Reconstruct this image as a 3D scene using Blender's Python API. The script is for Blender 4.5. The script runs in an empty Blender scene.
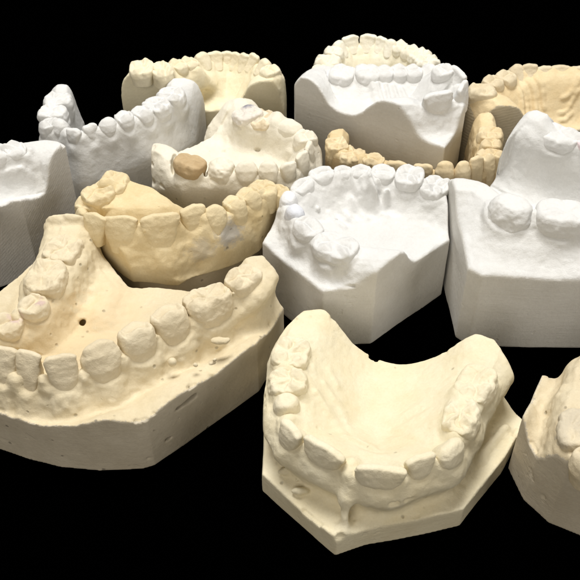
import bpy, math, random
import numpy as np
from mathutils import Vector

# ------------------------------------------------------------------ small maths helpers (all in millimetres)
def smin(a, b, k):
    h = np.maximum(k - np.abs(a - b), 0.0) / k
    return np.minimum(a, b) - h * h * k * 0.25

def smax(a, b, k):
    h = np.maximum(k - np.abs(a - b), 0.0) / k
    return np.maximum(a, b) + h * h * k * 0.25

def sstep(a, b, x):
    t = np.clip((x - a) / (b - a), 0, 1)
    return t * t * (3 - 2 * t)

def axis_noise(n, step, cell):
    """index and weight arrays for one axis of a lattice noise"""
    p = np.arange(n) * step / cell
    i = np.floor(p).astype(int)
    f = p - i
    return i, (f * f * (3 - 2 * f)).astype(np.float32), int(i[-1]) + 2

def noise3(shape, step, cell, rng):
    ix, fx, nx = axis_noise(shape[0], step, cell)
    iy, fy, ny = axis_noise(shape[1], step, cell)
    iz, fz, nz = axis_noise(shape[2], step, cell)
    L = rng.uniform(-1, 1, (nx, ny, nz)).astype(np.float32)
    A = L[ix] * (1 - fx)[:, None, None] + L[ix + 1] * fx[:, None, None]
    A = A[:, iy] * (1 - fy)[None, :, None] + A[:, iy + 1] * fy[None, :, None]
    return A[:, :, iz] * (1 - fz)[None, None, :] + A[:, :, iz + 1] * fz[None, None, :]

def surface_net(F, org, h):
    """naive surface nets: vertices, quads and normals of the zero level of F"""
    ins = F < 0
    nx, ny, nz = F.shape
    cnt = np.zeros((nx - 1, ny - 1, nz - 1), np.uint8)
    offs = [(i, j, k) for i in (0, 1) for j in (0, 1) for k in (0, 1)]
    for (i, j, k) in offs:
        cnt += ins[i:nx - 1 + i, j:ny - 1 + j, k:nz - 1 + k]
    act = (cnt > 0) & (cnt < 8)
    I, J, K = np.nonzero(act)
    idx = np.full(act.shape, -1, np.int32)
    idx[I, J, K] = np.arange(len(I))
    V = np.stack([F[I + i, J + j, K + k] for (i, j, k) in offs], 1)
    acc = np.zeros((len(I), 3), np.float32)
    n = np.zeros(len(I), np.float32)
    for a in range(8):
        for ax in range(3):
            o = offs[a]
            if o[ax]:
                continue
            q = list(o); q[ax] = 1
            b = offs.index(tuple(q))
            va, vb = V[:, a], V[:, b]
            m = (va < 0) != (vb < 0)
            t = np.where(m, va / np.where(m, va - vb, 1), 0)
            p = np.zeros((len(I), 3), np.float32)
            p[:, 0], p[:, 1], p[:, 2] = o
            p[:, ax] += t
            acc += p * m[:, None]
            n += m
    P = acc / n[:, None] + np.stack([I, J, K], 1)
    P = P * h + np.array(org)
    quads = []
    for ax in range(3):
        s0 = [slice(None)] * 3; s1 = [slice(None)] * 3
        s0[ax] = slice(0, -1); s1[ax] = slice(1, None)
        A, B = ins[tuple(s0)], ins[tuple(s1)]
        E = A != B
        o1, o2 = (ax + 1) % 3, (ax + 2) % 3
        e = np.stack(np.nonzero(E), 1)
        ok = (e[:, o1] > 0) & (e[:, o2] > 0) & (e[:, o1] < F.shape[o1] - 1) & (e[:, o2] < F.shape[o2] - 1)
        e = e[ok]
        fl = A[e[:, 0], e[:, 1], e[:, 2]]
        def c(d1, d2):
            g = e.copy(); g[:, o1] += d1; g[:, o2] += d2
            return idx[g[:, 0], g[:, 1], g[:, 2]]
        Q = np.stack([c(-1, -1), c(0, -1), c(0, 0), c(-1, 0)], 1)
        Q[~fl] = Q[~fl][:, ::-1]
        quads.append(Q)
    return P.astype(np.float32), np.concatenate(quads)

def vert_normals(P, Q):
    n = np.cross(P[Q[:, 2]] - P[Q[:, 0]], P[Q[:, 3]] - P[Q[:, 1]])
    N = np.zeros_like(P)
    for c in range(4):
        np.add.at(N, Q[:, c], n)
    return N / np.maximum(np.linalg.norm(N, axis=1), 1e-9)[:, None], n

def make_mesh(name, P, Q, N, mats, parent, mat_idx=None):
    used = np.unique(Q)
    re = np.full(len(P), -1, np.int32); re[used] = np.arange(len(used))
    P, Q = P[used], re[Q]
    me = bpy.data.meshes.new(name)
    me.vertices.add(len(P)); me.vertices.foreach_set('co', (P * 0.001).astype(np.float32).ravel())
    me.loops.add(Q.size); me.loops.foreach_set('vertex_index', Q.astype(np.int32).ravel())
    me.polygons.add(len(Q))
    me.polygons.foreach_set('loop_start', np.arange(0, Q.size, 4, dtype=np.int32))
    me.polygons.foreach_set('use_smooth', np.ones(len(Q), bool))
    me.update(calc_edges=True)
    for m in mats: me.materials.append(m)
    if mat_idx is not None: me.polygons.foreach_set('material_index', mat_idx.astype(np.int32))
    if N is not None:
        me.normals_split_custom_set_from_vertices(N[used].tolist())
    o = bpy.data.objects.new(name, me)
    bpy.context.scene.collection.objects.link(o)
    o.parent = parent
    return o

# ------------------------------------------------------------------ materials
def plaster(name, col, col2, rough=0.8, bump=0.5, pits=0.0, spots=(), saw=None, grain=1.0, sss=0.0, mott=0.5, marks=0.0):
    m = bpy.data.materials.new(name); m.use_nodes = True
    nt = m.node_tree; N = nt.nodes; L = nt.links
    b = N['Principled BSDF']; b.inputs['Roughness'].default_value = rough
    b.inputs['Specular IOR Level'].default_value = 0.3
    tc = N.new('ShaderNodeTexCoord')
    def noise(scale, detail=4, ro=0.6):
        n = N.new('ShaderNodeTexNoise'); n.inputs['Scale'].default_value = scale
        n.inputs['Detail'].default_value = detail; n.inputs['Roughness'].default_value = ro
        L.new(tc.outputs['Object'], n.inputs['Vector']); return n
    def ramp(src, a, c):
        r = N.new('ShaderNodeMapRange'); r.inputs[1].default_value = a; r.inputs[2].default_value = c
        L.new(src, r.inputs[0]); return r.outputs[0]
    def mix(fac, c1, c2):
        x = N.new('ShaderNodeMix'); x.data_type = 'RGBA'
        if isinstance(fac, float): x.inputs[0].default_value = fac
        else: L.new(fac, x.inputs[0])
        for i, c in ((6, c1), (7, c2)):
            if isinstance(c, tuple): x.inputs[i].default_value = (*c, 1)
            else: L.new(c, x.inputs[i])
        return x.outputs[2]
    def math_(op, a, c):
        x = N.new('ShaderNodeMath'); x.operation = op
        for i, v in ((0, a), (1, c)):
            if isinstance(v, (int, float)): x.inputs[i].default_value = v
            else: L.new(v, x.inputs[i])
        return x.outputs[0]
    c = mix(ramp(noise(95, 5, 0.65).outputs['Fac'], 0.5 - 0.5 * mott + 0.1, 0.5 + 0.5 * mott - 0.05), col, col2)
    fine = ramp(noise(1400, 3, 0.7).outputs['Fac'], 0.35, 0.75)
    c = mix(math_('MULTIPLY', fine, 0.22), c, tuple(v * 0.72 for v in col2))
    for (x, y, z, r, sc, amt) in spots:
        vd = N.new('ShaderNodeVectorMath'); vd.operation = 'DISTANCE'
        L.new(tc.outputs['Object'], vd.inputs[0]); vd.inputs[1].default_value = (x * .001, y * .001, z * .001)
        d = math_('ADD', vd.outputs['Value'], math_('MULTIPLY', math_('SUBTRACT', noise(420, 4, .7).outputs['Fac'], 0.5), r * .0016))
        k = N.new('ShaderNodeMapRange'); k.inputs[1].default_value = r * .001; k.inputs[2].default_value = r * .0005
        k.inputs[3].default_value = 0; k.inputs[4].default_value = amt
        L.new(d, k.inputs[0]); c = mix(k.outputs[0], c, sc)
    h = math_('ADD', math_('MULTIPLY', noise(700 * grain, 5, 0.65).outputs['Fac'], 1.0), math_('MULTIPLY', noise(2600, 2, .6).outputs['Fac'], 0.35))
    if pits > 0:
        v = N.new('ShaderNodeTexVoronoi'); v.inputs['Scale'].default_value = 260
        L.new(tc.outputs['Object'], v.inputs['Vector'])
        pit = ramp(v.outputs['Distance'], 0.16, 0.06)
        keep = ramp(noise(170, 2).outputs['Fac'], 0.62 - 0.12 * pits, 0.66 - 0.12 * pits)
        pit = math_('MULTIPLY', pit, keep)
        c = mix(math_('MULTIPLY', pit, 0.55), c, tuple(x * 0.3 for x in col2))
        h = math_('SUBTRACT', h, math_('MULTIPLY', pit, 2.2))
    if saw:
        w = N.new('ShaderNodeTexWave'); w.inputs['Scale'].default_value = saw[3]
        w.inputs['Distortion'].default_value = 3.5; w.inputs['Detail'].default_value = 2
        w.inputs['Detail Scale'].default_value = 2.0
        mp = N.new('ShaderNodeMapping'); mp.vector_type = 'TEXTURE'
        mp.inputs['Rotation'].default_value = saw[:3]
        L.new(tc.outputs['Object'], mp.inputs['Vector']); L.new(mp.outputs[0], w.inputs['Vector'])
        h = math_('ADD', h, math_('MULTIPLY', w.outputs['Fac'], saw[4]))
    if marks:
        mp = N.new('ShaderNodeMapping'); mp.inputs['Rotation'].default_value = (.12, -.09, 0); mp.inputs['Scale'].default_value = (70, 70, 1500)
        n = N.new('ShaderNodeTexNoise'); n.inputs['Scale'].default_value = 1.0; n.inputs['Detail'].default_value = 3
        L.new(tc.outputs['Object'], mp.inputs['Vector']); L.new(mp.outputs[0], n.inputs['Vector'])
        h = math_('ADD', h, math_('MULTIPLY', n.outputs['Fac'], marks))
        gouge = ramp(noise(230, 2, .5).outputs['Fac'], .69, .74)
        h = math_('SUBTRACT', h, math_('MULTIPLY', gouge, marks * 1.5))
    bp = N.new('ShaderNodeBump'); bp.inputs['Strength'].default_value = bump; bp.inputs['Distance'].default_value = 0.00028
    L.new(h, bp.inputs['Height']); L.new(bp.outputs[0], b.inputs['Normal'])
    L.new(c, b.inputs['Base Color'])
    if sss:
        b.inputs['Subsurface Weight'].default_value = sss
        b.inputs['Subsurface Radius'].default_value = (1, .8, .6); b.inputs['Subsurface Scale'].default_value = 0.0012
    return m

# ------------------------------------------------------------------ shapes
def tooth_field(kind, U, V, W, wd, th, h, rng, wear):
    """implicit crown: u along the arch, v outward, w up; neck at w = 0, top at w = h"""
    q = np.clip(W / h, -0.6, 1.15)
    a0 = wd * 0.5; b0 = th * 0.5
    if kind == 'i':
        a = a0 * np.interp(q, [-.6, 0, .35, .8, 1.0, 1.15], [.6, .74, .93, 1.0, 1.0, 1.0])
        vl = b0 * np.interp(q, [-.6, 0, .3, .7, 1.0, 1.15], [.8, .95, 1.0, .88, .66, .55])
        vi = -b0 * np.interp(q, [-.6, 0, .25, .55, .8, 1.0, 1.15], [.85, 1.0, .92, .35, .02, -.12, -.15])
        n = 3.1
    elif kind == 'c':
        a = a0 * np.interp(q, [-.6, 0, .4, .65, 1.0, 1.15], [.66, .8, 1.0, .98, .62, .5])
        vl = b0 * np.interp(q, [-.6, 0, .3, .7, 1.0, 1.15], [.75, .95, 1.05, .9, .55, .4])
        vi = -b0 * np.interp(q, [-.6, 0, .25, .6, 1.0, 1.15], [.85, 1.0, .95, .5, .0, -.1])
        n = 2.3
    elif kind == 'p':
        a = a0 * np.interp(q, [-.6, 0, .45, .75, 1.0, 1.15], [.7, .82, 1.0, .97, .82, .75])
        vl = b0 * np.interp(q, [-.6, 0, .35, .7, 1.0, 1.15], [.8, .92, 1.02, .9, .68, .6])
        vi = -vl
        n = 2.4
    elif kind == 's':      # ground or worn stump
        a = a0 * np.interp(q, [-.6, 0, .5, 1.0, 1.15], [.95, 1.0, .92, .72, .6])
        vl = b0 * np.interp(q, [-.6, 0, .5, 1.0, 1.15], [.95, 1.0, .92, .7, .6]); vi = -vl
        n = 2.3
    else:
        a = a0 * np.interp(q, [-.6, 0, .45, .75, 1.0, 1.15], [.78, .88, 1.0, .98, .88, .8])
        vl = b0 * np.interp(q, [-.6, 0, .35, .7, 1.0, 1.15], [.85, .95, 1.02, .93, .76, .7])
        vi = -vl
        n = 3.0
    b = (vl - vi) * 0.5; cv = (vl + vi) * 0.5
    r = ((np.abs(U) / a) ** n + (np.abs(V - cv) / b) ** n) ** (1.0 / n)
    side = (r - 1) * np.minimum(a, b)
    u = U / a0; v = V / b0
    j = lambda s=.12: rng.uniform(-s, s)
    if kind == 'i':
        top = h + j(.08) * a0 * u - 0.5 * np.abs(u) ** 4 + 0.14 * np.cos(u * 5 + j(2))
        k = 0.7
    elif kind == 'c':
        top = h + 0.3 - 0.26 * a0 * np.sqrt((u - j(.1)) ** 2 + .02)
        k = 0.9
    elif kind == 'p':
        am = 1 - wear * .6
        top = h - 2.0 * am
        for (cu, cw, hh) in ((j(.1), .5, 2.3), (j(.12), -.5, 1.6)):
            d = np.sqrt(((u - cu) / .75) ** 2 + ((v - cw) / .5) ** 2 + .015)
            top = np.maximum(top, h - 2.0 * am + hh * am * np.maximum(1.08 - d, 0))
        top = np.maximum(top, h - 2.0 * am + .9 * am * sstep(.55, .8, np.abs(u)))
        top = top - .25 * np.exp(-((v - .02 - .1 * u) / .08) ** 2)
        k = 0.8
    elif kind == 's':
        top = h - .5 * (u * u + v * v) + .25 * np.sin(3 * u + j(2)) * np.cos(3 * v + j(2))
        k = 1.6
    else:
        am = 1 - wear * .6
        ro, p1, p2 = rng.uniform(-.35, .35), rng.uniform(0, 6), rng.uniform(0, 6)
        u, v = u * math.cos(ro) - v * math.sin(ro), v * math.cos(ro) + u * math.sin(ro)
        u, v = u + .13 * np.sin(3.3 * v + p1) + .05 * np.sin(9 * v + p2), v + .13 * np.sin(3.1 * u + p2) + .05 * np.sin(8 * u + p1)
        top = h - 2.3 * am
        for (cu, cw, hh) in ((-.52, .55, 2.3), (.5, .56, 2.2), (-.52, -.52, 2.2), (.5, -.52, 1.9), (.02, .6, .9)):
            cu, cw, hh = cu + j(.1), cw + j(.08), hh * am * (1 + j(.22))
            # each cusp: a blunt cone with a ridge running to the middle of the tooth
            d = np.sqrt(((u - cu) / .55) ** 2 + ((v - cw) / .55) ** 2 + .015)
            cone = hh * np.maximum(1.08 - d, 0)
            L2 = cu * cu + cw * cw + 1e-6
            tt = np.clip((u * cu + v * cw) / L2, .12, 1)
            dr = np.sqrt((u - tt * cu) ** 2 + (v - tt * cw) ** 2)
            top = np.maximum(top, h - 2.3 * am + np.maximum(cone, hh * (.25 + .75 * tt) * np.exp(-(dr / .2) ** 2)))
        rimd = np.maximum(np.abs(u), np.abs(v))
        top = np.maximum(top, h - 2.3 * am + 1.0 * am * sstep(.6, .82, rimd) * (rimd < 2))
        top = top - rng.uniform(.1, .4) * am * np.exp(-((v - .05 * np.sin(5 * u + j(3))) / .07) ** 2)
        side = side + .35 * np.exp(-((u + j(.08)) / .13) ** 2) * sstep(.15, .8, q)
        k = 0.8
    return smax(side, W - top, k)

def catmull(P, n):
    P = np.array(P, float)
    Q = np.vstack([2 * P[0] - P[1], P, 2 * P[-1] - P[-2]])
    out = []
    for i in range(1, len(Q) - 2):
        for t in np.linspace(0, 1, n, endpoint=False):
            a, b, c, d = Q[i - 1], Q[i], Q[i + 1], Q[i + 2]
            out.append(.5 * (2 * b + (c - a) * t + (2 * a - 5 * b + 4 * c - d) * t * t + (3 * b - a - 3 * c + d) * t ** 3))
    out.append(P[-1])
    return np.array(out)

def in_poly(X, Y, poly):
    r = np.zeros(X.shape, bool)
    n = len(poly)
    for i in range(n):
        x1, y1 = poly[i][:2]; x2, y2 = poly[(i + 1) % n][:2]
        if y1 == y2: continue
        c = ((y1 > Y) != (y2 > Y)) & (X < (x2 - x1) * (Y - y1) / (y2 - y1) + x1)
        r ^= c
    return r

def seg_dist(X, Y, a, b):
    dx, dy = b[0] - a[0], b[1] - a[1]
    t = np.clip(((X - a[0]) * dx + (Y - a[1]) * dy) / max(dx * dx + dy * dy, 1e-9), 0, 1)
    return np.hypot(X - a[0] - t * dx, Y - a[1] - t * dy), t

def poly_sd(X, Y, poly):
    d = np.full(X.shape, 1e9)
    for i in range(len(poly)):
        d = np.minimum(d, seg_dist(X, Y, poly[i], poly[(i + 1) % len(poly)])[0])
    return np.where(in_poly(X, Y, poly), -d, d)

def build_cast(S):
    rng = np.random.default_rng(S['seed'])
    prm = S['prm']; h = prm.get('vox', 0.5)
    root = bpy.data.objects.new('dental_cast', None)
    root.empty_display_size = 0.01
    bpy.context.scene.collection.objects.link(root)
    ox, oy = S['origin']
    root.location = (ox * .001, oy * .001, 0)
    root['label'] = S['label']; root['category'] = 'dental cast'; root['group'] = 'plaster dental casts on the black surface'
    poly = [tuple(p) for p in S['poly']]
    row = S['row']
    lo = np.array([min(p[0] for p in poly) - 1.5, min(p[1] for p in poly) - 1.5, -1.2])
    hi = np.array([max(p[0] for p in poly) + 1.5, max(p[1] for p in poly) + 1.5, max(r['z'] for r in row) + 4])
    # anything beyond the frame needs no finer grid
    n = np.ceil((hi - lo) / h).astype(int) + 1
    x = lo[0] + np.arange(n[0]) * h; y = lo[1] + np.arange(n[1]) * h; z = (lo[2] + np.arange(n[2]) * h).astype(np.float32)
    X, Y = np.meshgrid(x, y, indexing='ij')
    Z = z[None, None, :]
    psd = poly_sd(X, Y, poly)
    wob = noise3((n[0], n[1], 2), h, 9.0, rng)[:, :, 0]
    # ridge curve: x, y, gum height, inner width, outer width
    C = catmull([(r['x'], r['y'], r['g'], r['wi'], r['wo']) for r in row], 8)
    best = np.full(X.shape, 1e9); par = np.zeros(X.shape + (3,))
    for i in range(len(C) - 1):
        d, t = seg_dist(X, Y, C[i], C[i + 1])
        m = d < best
        best[m] = d[m]
        tt = t[m][:, None]
        par[m] = C[i][2:] * (1 - tt) + C[i + 1][2:] * tt
    inside = in_poly(X, Y, [tuple(c[:2]) for c in C])
    s = np.where(inside, -best, best)
    zg, wi, wo = par[..., 0], par[..., 1], par[..., 2]
    # land round the ridge
    hb = prm['hb'] + prm.get('hbx', 0) * (X - X.mean()) + prm.get('hby', 0) * (Y - Y.mean()) + wob * prm.get('hbn', .6)
    hb = hb - prm.get('tr', 0) * np.exp(-((s - wo - 3.5) / 3.0) ** 2)
    F = (Z - hb[..., None]).astype(np.float32)
    # ridge
    zz = zg[..., None] - Z
    so = s[..., None] - wo[..., None] - np.clip(zz, -2, 30) * prm.get('flare', .18) \
         - prm.get('belly', 0.0) * np.exp(-((zz - prm.get('bz', 6.)) / 4.0) ** 2)
    si = -s[..., None] - wi[..., None] - np.clip(zz, -2, 30) * prm.get('flare_in', .25)
    R = smax(smax(so, si, 2.0), Z - zg[..., None], prm.get('round', 4.0)).astype(np.float32)
    F = smin(F, R, prm.get('kl', 4.0))
    # palate or floor inside the arch
    if prm.get('deep') is not None:
        din = np.where(inside, best, 0)
        rim = zg - prm.get('rimd', 1.0)
        hp = rim + (prm['deep'] - rim) * sstep(prm.get('d0', 2.), prm['D'], din)
        hp = hp + prm.get('sx', 0) * (X - prm.get('cx', 0)) + prm.get('sy', 0) * (Y - prm.get('cy', 0))
        Pl = np.maximum(Z - hp[..., None], (s - 0.5)[..., None]).astype(np.float32)
        F = smin(F, Pl, prm.get('kp', 5.0))
    if prm.get('hollow') is not None:   # horseshoe base with open middle
        F = smax(F, (prm['hollow'] - np.where(inside, best, 0))[..., None] * -1.0 + 0 * Z, 2.0)
    # gum collars and root bulges
    TM = []
    GR = []
    for r in row:
        if r['t'] == 'g': continue
        i = np.argmin(np.hypot(C[:, 0] - r['x'], C[:, 1] - r['y']))
        a, b = C[max(i - 4, 0)], C[min(i + 4, len(C) - 1)]
        t = np.array([b[0] - a[0], b[1] - a[1], 0.0]); t /= np.linalg.norm(t)
        nrm = np.array([t[1], -t[0], 0])
        px, py = r['x'] + nrm[0] * 1.5, r['y'] + nrm[1] * 1.5
        if in_poly(np.array([px]), np.array([py]), [tuple(c[:2]) for c in C])[0]:
            nrm = -nrm
        ro = math.radians(r.get('rot', 0) + rng.uniform(-5, 5))
        t2 = t * math.cos(ro) + nrm * math.sin(ro); n2 = nrm * math.cos(ro) - t * math.sin(ro)
        le = math.radians(r.get('lean', 0) + rng.uniform(-3, 3))
        up = np.array([0, 0, 1.0])
        w = up * math.cos(le) + n2 * math.sin(le); v = n2 * math.cos(le) - up * math.sin(le)
        ti = math.radians(r.get('tip', 0) + rng.uniform(-3, 3))
        w, t2 = w * math.cos(ti) + t2 * math.sin(ti), t2 * math.cos(ti) - w * math.sin(ti)
        top = np.array([r['x'], r['y'], r['z']]); base = top - w * r['h']
        TM.append((r, t2, v, w, base))
        if r.get('collar', 1) == 0: continue
        # local block of the body grid
        R0 = max(r['w'], r['d']) * .5 + 4
        i0 = np.clip(((base[0] - R0 - lo[0]) / h).astype(int), 0, n[0]); i1 = np.clip(int((base[0] + R0 - lo[0]) / h), 0, n[0])
        j0 = np.clip(((base[1] - R0 - lo[1]) / h).astype(int), 0, n[1]); j1 = np.clip(int((base[1] + R0 - lo[1]) / h), 0, n[1])
        if i1 <= i0 or j1 <= j0: continue
        bx = X[i0:i1, j0:j1, None] - base[0]; by = Y[i0:i1, j0:j1, None] - base[1]; bz = Z - base[2]
        U = bx * t2[0] + by * t2[1] + bz * t2[2]; Vv = bx * v[0] + by * v[1] + bz * v[2]; Wv = bx * w[0] + by * w[1] + bz * w[2]
        ext = r.get('cz', prm.get('cz', .7))
        gap = r.get('cg', prm.get('cg', .5))
        aa = r['w'] * .5 * .86 + gap; bb = r['d'] * .5 * .97 + gap
        sh = np.clip(-Wv, 0, 12)
        rr = np.sqrt((U / (aa - sh * .06)) ** 2 + ((Vv - sh * r.get('root', .12)) / (bb + sh * .02)) ** 2)
        # collar dips on the outer and inner face, rises between teeth
        rim = ext - 1.0 * (Vv / bb) ** 2 + .9 * (U / aa) ** 2
        c = smax((rr - 1) * min(aa, bb), Wv - rim, 1.0)
        c = smax(c, -Wv - prm.get('rl', 9), 3)
        F[i0:i1, j0:j1] = smin(F[i0:i1, j0:j1], c.astype(np.float32), 1.7)
        T = tooth_field(r['t'], U, Vv, Wv, r['w'], r['d'], r['h'] - 1.8, np.random.default_rng(1), .9)
        GR.append(((i0, i1, j0, j1), T.astype(np.float32)))
    paps = []
    for (ra, _, va, wa, ba), (rb, _, vb, wb, bb_) in zip(TM, TM[1:]):
        if np.hypot(*(ba - bb_)[:2]) > (ra['w'] + rb['w']) * .5 + 4: continue
        m = (ba + bb_) * .5 + np.array([0, 0, prm.get('pap', 1.0)])
        paps.append(dict(op='add', p=tuple(m - np.array([0, 0, .8])), r=(1.9, 1.9, 3.0), k=2.4))
        m2 = m + (va + vb) * .25 * min(ra['d'], rb['d']) * .3
        paps.append(dict(op='add', p=tuple(m2 - np.array([0, 0, 1.2])), r=(1.5, 1.5, 3.2), k=2.6))
    def prim(f):
        c = np.array(f['p']); g = f['r']
        q = np.array(f.get('q', f['p']))
        R0 = np.array(g if not isinstance(g, (int, float)) else (g, g, g)) + f.get('k', 1) + 1
        l = np.minimum(c, q) - R0; u = np.maximum(c, q) + R0
        i = np.clip(((l - lo) / h).astype(int), 0, n); jx = np.clip(np.ceil((u - lo) / h).astype(int), 0, n)
        if (jx <= i).any(): return None
        sl = tuple(slice(a, b) for a, b in zip(i, jx))
        gx, gy, gz = X[sl[0], sl[1], None], Y[sl[0], sl[1], None], z[None, None, sl[2]]
        if 'q' in f:
            d = q - c; L2 = (d * d).sum()
            t = np.clip(((gx - c[0]) * d[0] + (gy - c[1]) * d[1] + (gz - c[2]) * d[2]) / L2, 0, 1)
            D = np.sqrt((gx - c[0] - t * d[0]) ** 2 + (gy - c[1] - t * d[1]) ** 2 + (gz - c[2] - t * d[2]) ** 2) - g
        else:
            g3 = R0 - f.get('k', 1) - 1
            D = (np.sqrt(((gx - c[0]) / g3[0]) ** 2 + ((gy - c[1]) / g3[1]) ** 2 + ((gz - c[2]) / g3[2]) ** 2) - 1) * g3.min()
        return sl, D.astype(np.float32)
    def apply(fs):
        for f in fs:
            pr = prim(f)
            if pr is None: continue
            sl, D = pr
            if f['op'] == 'add': F[sl] = smin(F[sl], D, f.get('k', 1))
            else: F[sl] = smax(F[sl], -D, f.get('k', 1))
    apply(paps)
    for (i0, i1, j0, j1), T in GR:      # gum margin round every tooth
        # soft gum margin climbing the crown
        K = smin(F[i0:i1, j0:j1], T + prm.get('fo', .46), prm.get('fil', 1.25))
        F[i0:i1, j0:j1] = K
    for f in S['feat']:
        if f['op'] == 'rise':       # ridges, mounds (or hollows) of the moulded surface
            d, _ = seg_dist(X, Y, f['p'], f.get('q', f['p']))
            F -= (f['a'] * np.exp(-(d / f['r']) ** 2))[..., None].astype(np.float32)
    apply([f for f in S['feat'] if not f.get('late') and f['op'] not in ('rise', 'ruga')])
    for f in S['feat']:
        if f['op'] == 'ruga':       # thin fold lying on the moulded palate
            p, q = np.array(f['p'][:2]), np.array(f['q'][:2])
            nn = np.array([p[1] - q[1], q[0] - p[0]]) / np.linalg.norm(q - p)
            pts = []
            for t in np.linspace(0, 1, 12):
                w2 = p + (q - p) * t + nn * f.get('bend', 0) * math.sin(math.pi * t * 1.5)
                a, b = int((w2[0] - lo[0]) / h), int((w2[1] - lo[1]) / h)
                if not (0 <= a < n[0] and 0 <= b < n[1]): continue
                col = np.nonzero(F[a, b] < 0)[0]
                if len(col): pts.append((w2[0], w2[1], z[col[-1]] + .05))
            apply([dict(op='add', p=u0, q=u1, r=f['r'], k=1.0) for u0, u1 in zip(pts, pts[1:])])
    # random plaster blebs
    for _ in range(prm.get('blebs', 6)):
        k = rng.integers(len(C)); sd = rng.uniform(-1, 1)
        if rng.random() < .6:
            qx = C[k][0] + rng.normal(0, 7); qy = C[k][1] + rng.normal(0, 7)
            ii = int((qx - lo[0]) / h); jj = int((qy - lo[1]) / h)
            if 0 <= ii < n[0] and 0 <= jj < n[1]:
                col = np.nonzero(F[ii, jj] < 0)[0]
                if len(col):
                    rr = rng.uniform(.35, .8)
                    apply([dict(op='add' if rng.random() < .65 else 'sub', p=(qx, qy, z[col[-1]] + .1), r=rr, k=.3)])
    nz1 = noise3(F.shape, h, 5.0, rng); nz2 = noise3(F.shape, h, 1.6, rng); nz3 = noise3(F.shape, h, .8, rng)
    F += (nz1 * prm.get('n1', .28) + nz2 * prm.get('n2', .12) + nz3 * prm.get('n3', .05)).astype(np.float32)
    # trimmed sides: tapered polygon; bottom
    wob2 = noise3((n[0], n[1], 2), h, 14.0, rng)[:, :, 0] * .25
    side = (psd + wob2)[..., None] + (Z - 10) * prm.get('taper', 0.0)
    if prm.get('under'):
        side = side + prm['inset'] * sstep(prm['under'], prm['under'] - 1.5, Z + wob[..., None] * 1.5)
    side = side.astype(np.float32) + nz1 * .07 + nz3 * .02
    Fu = F.copy()
    F = smax(F, side, prm.get('edge', .6))
    F = smax(F, 0.0 - Z, .5)
    apply([f for f in S['feat'] if f.get('late')])
    # chipped edges where the moulded surface meets the trimmed sides
    for _ in range(prm.get('chips', 14)):
        k = rng.integers(len(poly)); a, b = np.array(poly[k]), np.array(poly[(k + 1) % len(poly)])
        if rng.random() > min(1, np.hypot(*(b - a)) / 20): continue
        q = a + (b - a) * rng.random(); m = np.array([X.mean(), Y.mean()]); q = q + (m - q) / np.linalg.norm(m - q) * .7
        col = np.nonzero(F[int((q[0] - lo[0]) / h), int((q[1] - lo[1]) / h)] < 0)[0]
        if len(col) == 0: continue
        d = (b - a) / np.linalg.norm(b - a) * rng.uniform(.1, 1.4)
        zt = z[col[-1]] + .25
        apply([dict(op='sub', p=(q[0] - d[0], q[1] - d[1], zt), q=(q[0] + d[0], q[1] + d[1], zt), r=rng.uniform(.35, .85), k=.4)])
    for ax in range(3):
        sl = [slice(None)] * 3
        for e in (0, -1):
            sl[ax] = e; F[tuple(sl)] = np.maximum(F[tuple(sl)], .05)
    P, Q = surface_net(F, lo, h)
    N, fn = vert_normals(P, Q)
    # which faces belong to the trimmed base, which to the moulded gum
    ctr = P[Q].mean(1)
    gi = np.clip(((ctr - lo) / h).round().astype(int), 0, n - 1)
    sv = side[gi[:, 0], gi[:, 1], gi[:, 2]]; uv = Fu[gi[:, 0], gi[:, 1], gi[:, 2]]
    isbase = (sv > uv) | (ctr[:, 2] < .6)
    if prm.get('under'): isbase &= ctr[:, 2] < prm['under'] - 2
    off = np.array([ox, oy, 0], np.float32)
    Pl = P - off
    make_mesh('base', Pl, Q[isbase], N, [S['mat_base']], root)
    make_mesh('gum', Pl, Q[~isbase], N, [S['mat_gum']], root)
    # teeth
    th = prm.get('tvox', 0.3)
    for (r, t2, v, w, base) in TM:
        aw, dw, hh = r['w'] * .5 + 1.2, r['d'] * .5 + 1.4, r['h']
        lo2 = np.array([-aw, -dw, -2.4]); n2 = np.ceil((np.array([aw, dw, hh + 1.6]) - lo2) / th).astype(int) + 1
        u_, v_, w_ = [lo2[k] + np.arange(n2[k]) * th for k in range(3)]
        U, V, W = np.meshgrid(u_, v_, w_, indexing='ij')
        T = tooth_field(r['t'], U, V, W, r['w'], r['d'], hh, rng, r.get('wear', .2))
        ru = r.get('rough', 1.0) * prm.get('trough', 1.0)
        T = T + noise3(T.shape, th, 2.6, rng) * .15 * ru + noise3(T.shape, th, 1.0, rng) * .08 * ru + noise3(T.shape, th, .6, rng) * .03 * ru
        T = np.maximum(T, -2.0 - W)
        for ax in range(3):
            sl = [slice(None)] * 3
            for e in (0, -1):
                sl[ax] = e; T[tuple(sl)] = np.maximum(T[tuple(sl)], .05)
        P, Q = surface_net(T.astype(np.float32), lo2, th)
        Wd = base[None] + P[:, :1] * t2 + P[:, 1:2] * v + P[:, 2:] * w
        if np.dot(np.cross(t2, v), w) < 0: Q = Q[:, ::-1]
        o = make_mesh('tooth', (Wd - off).astype(np.float32), Q, None, [S['tmats'].get(r.get('m'), S['mat_tooth'])], root)
        if r.get('label'): o['label'] = r['label']
    return root

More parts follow.
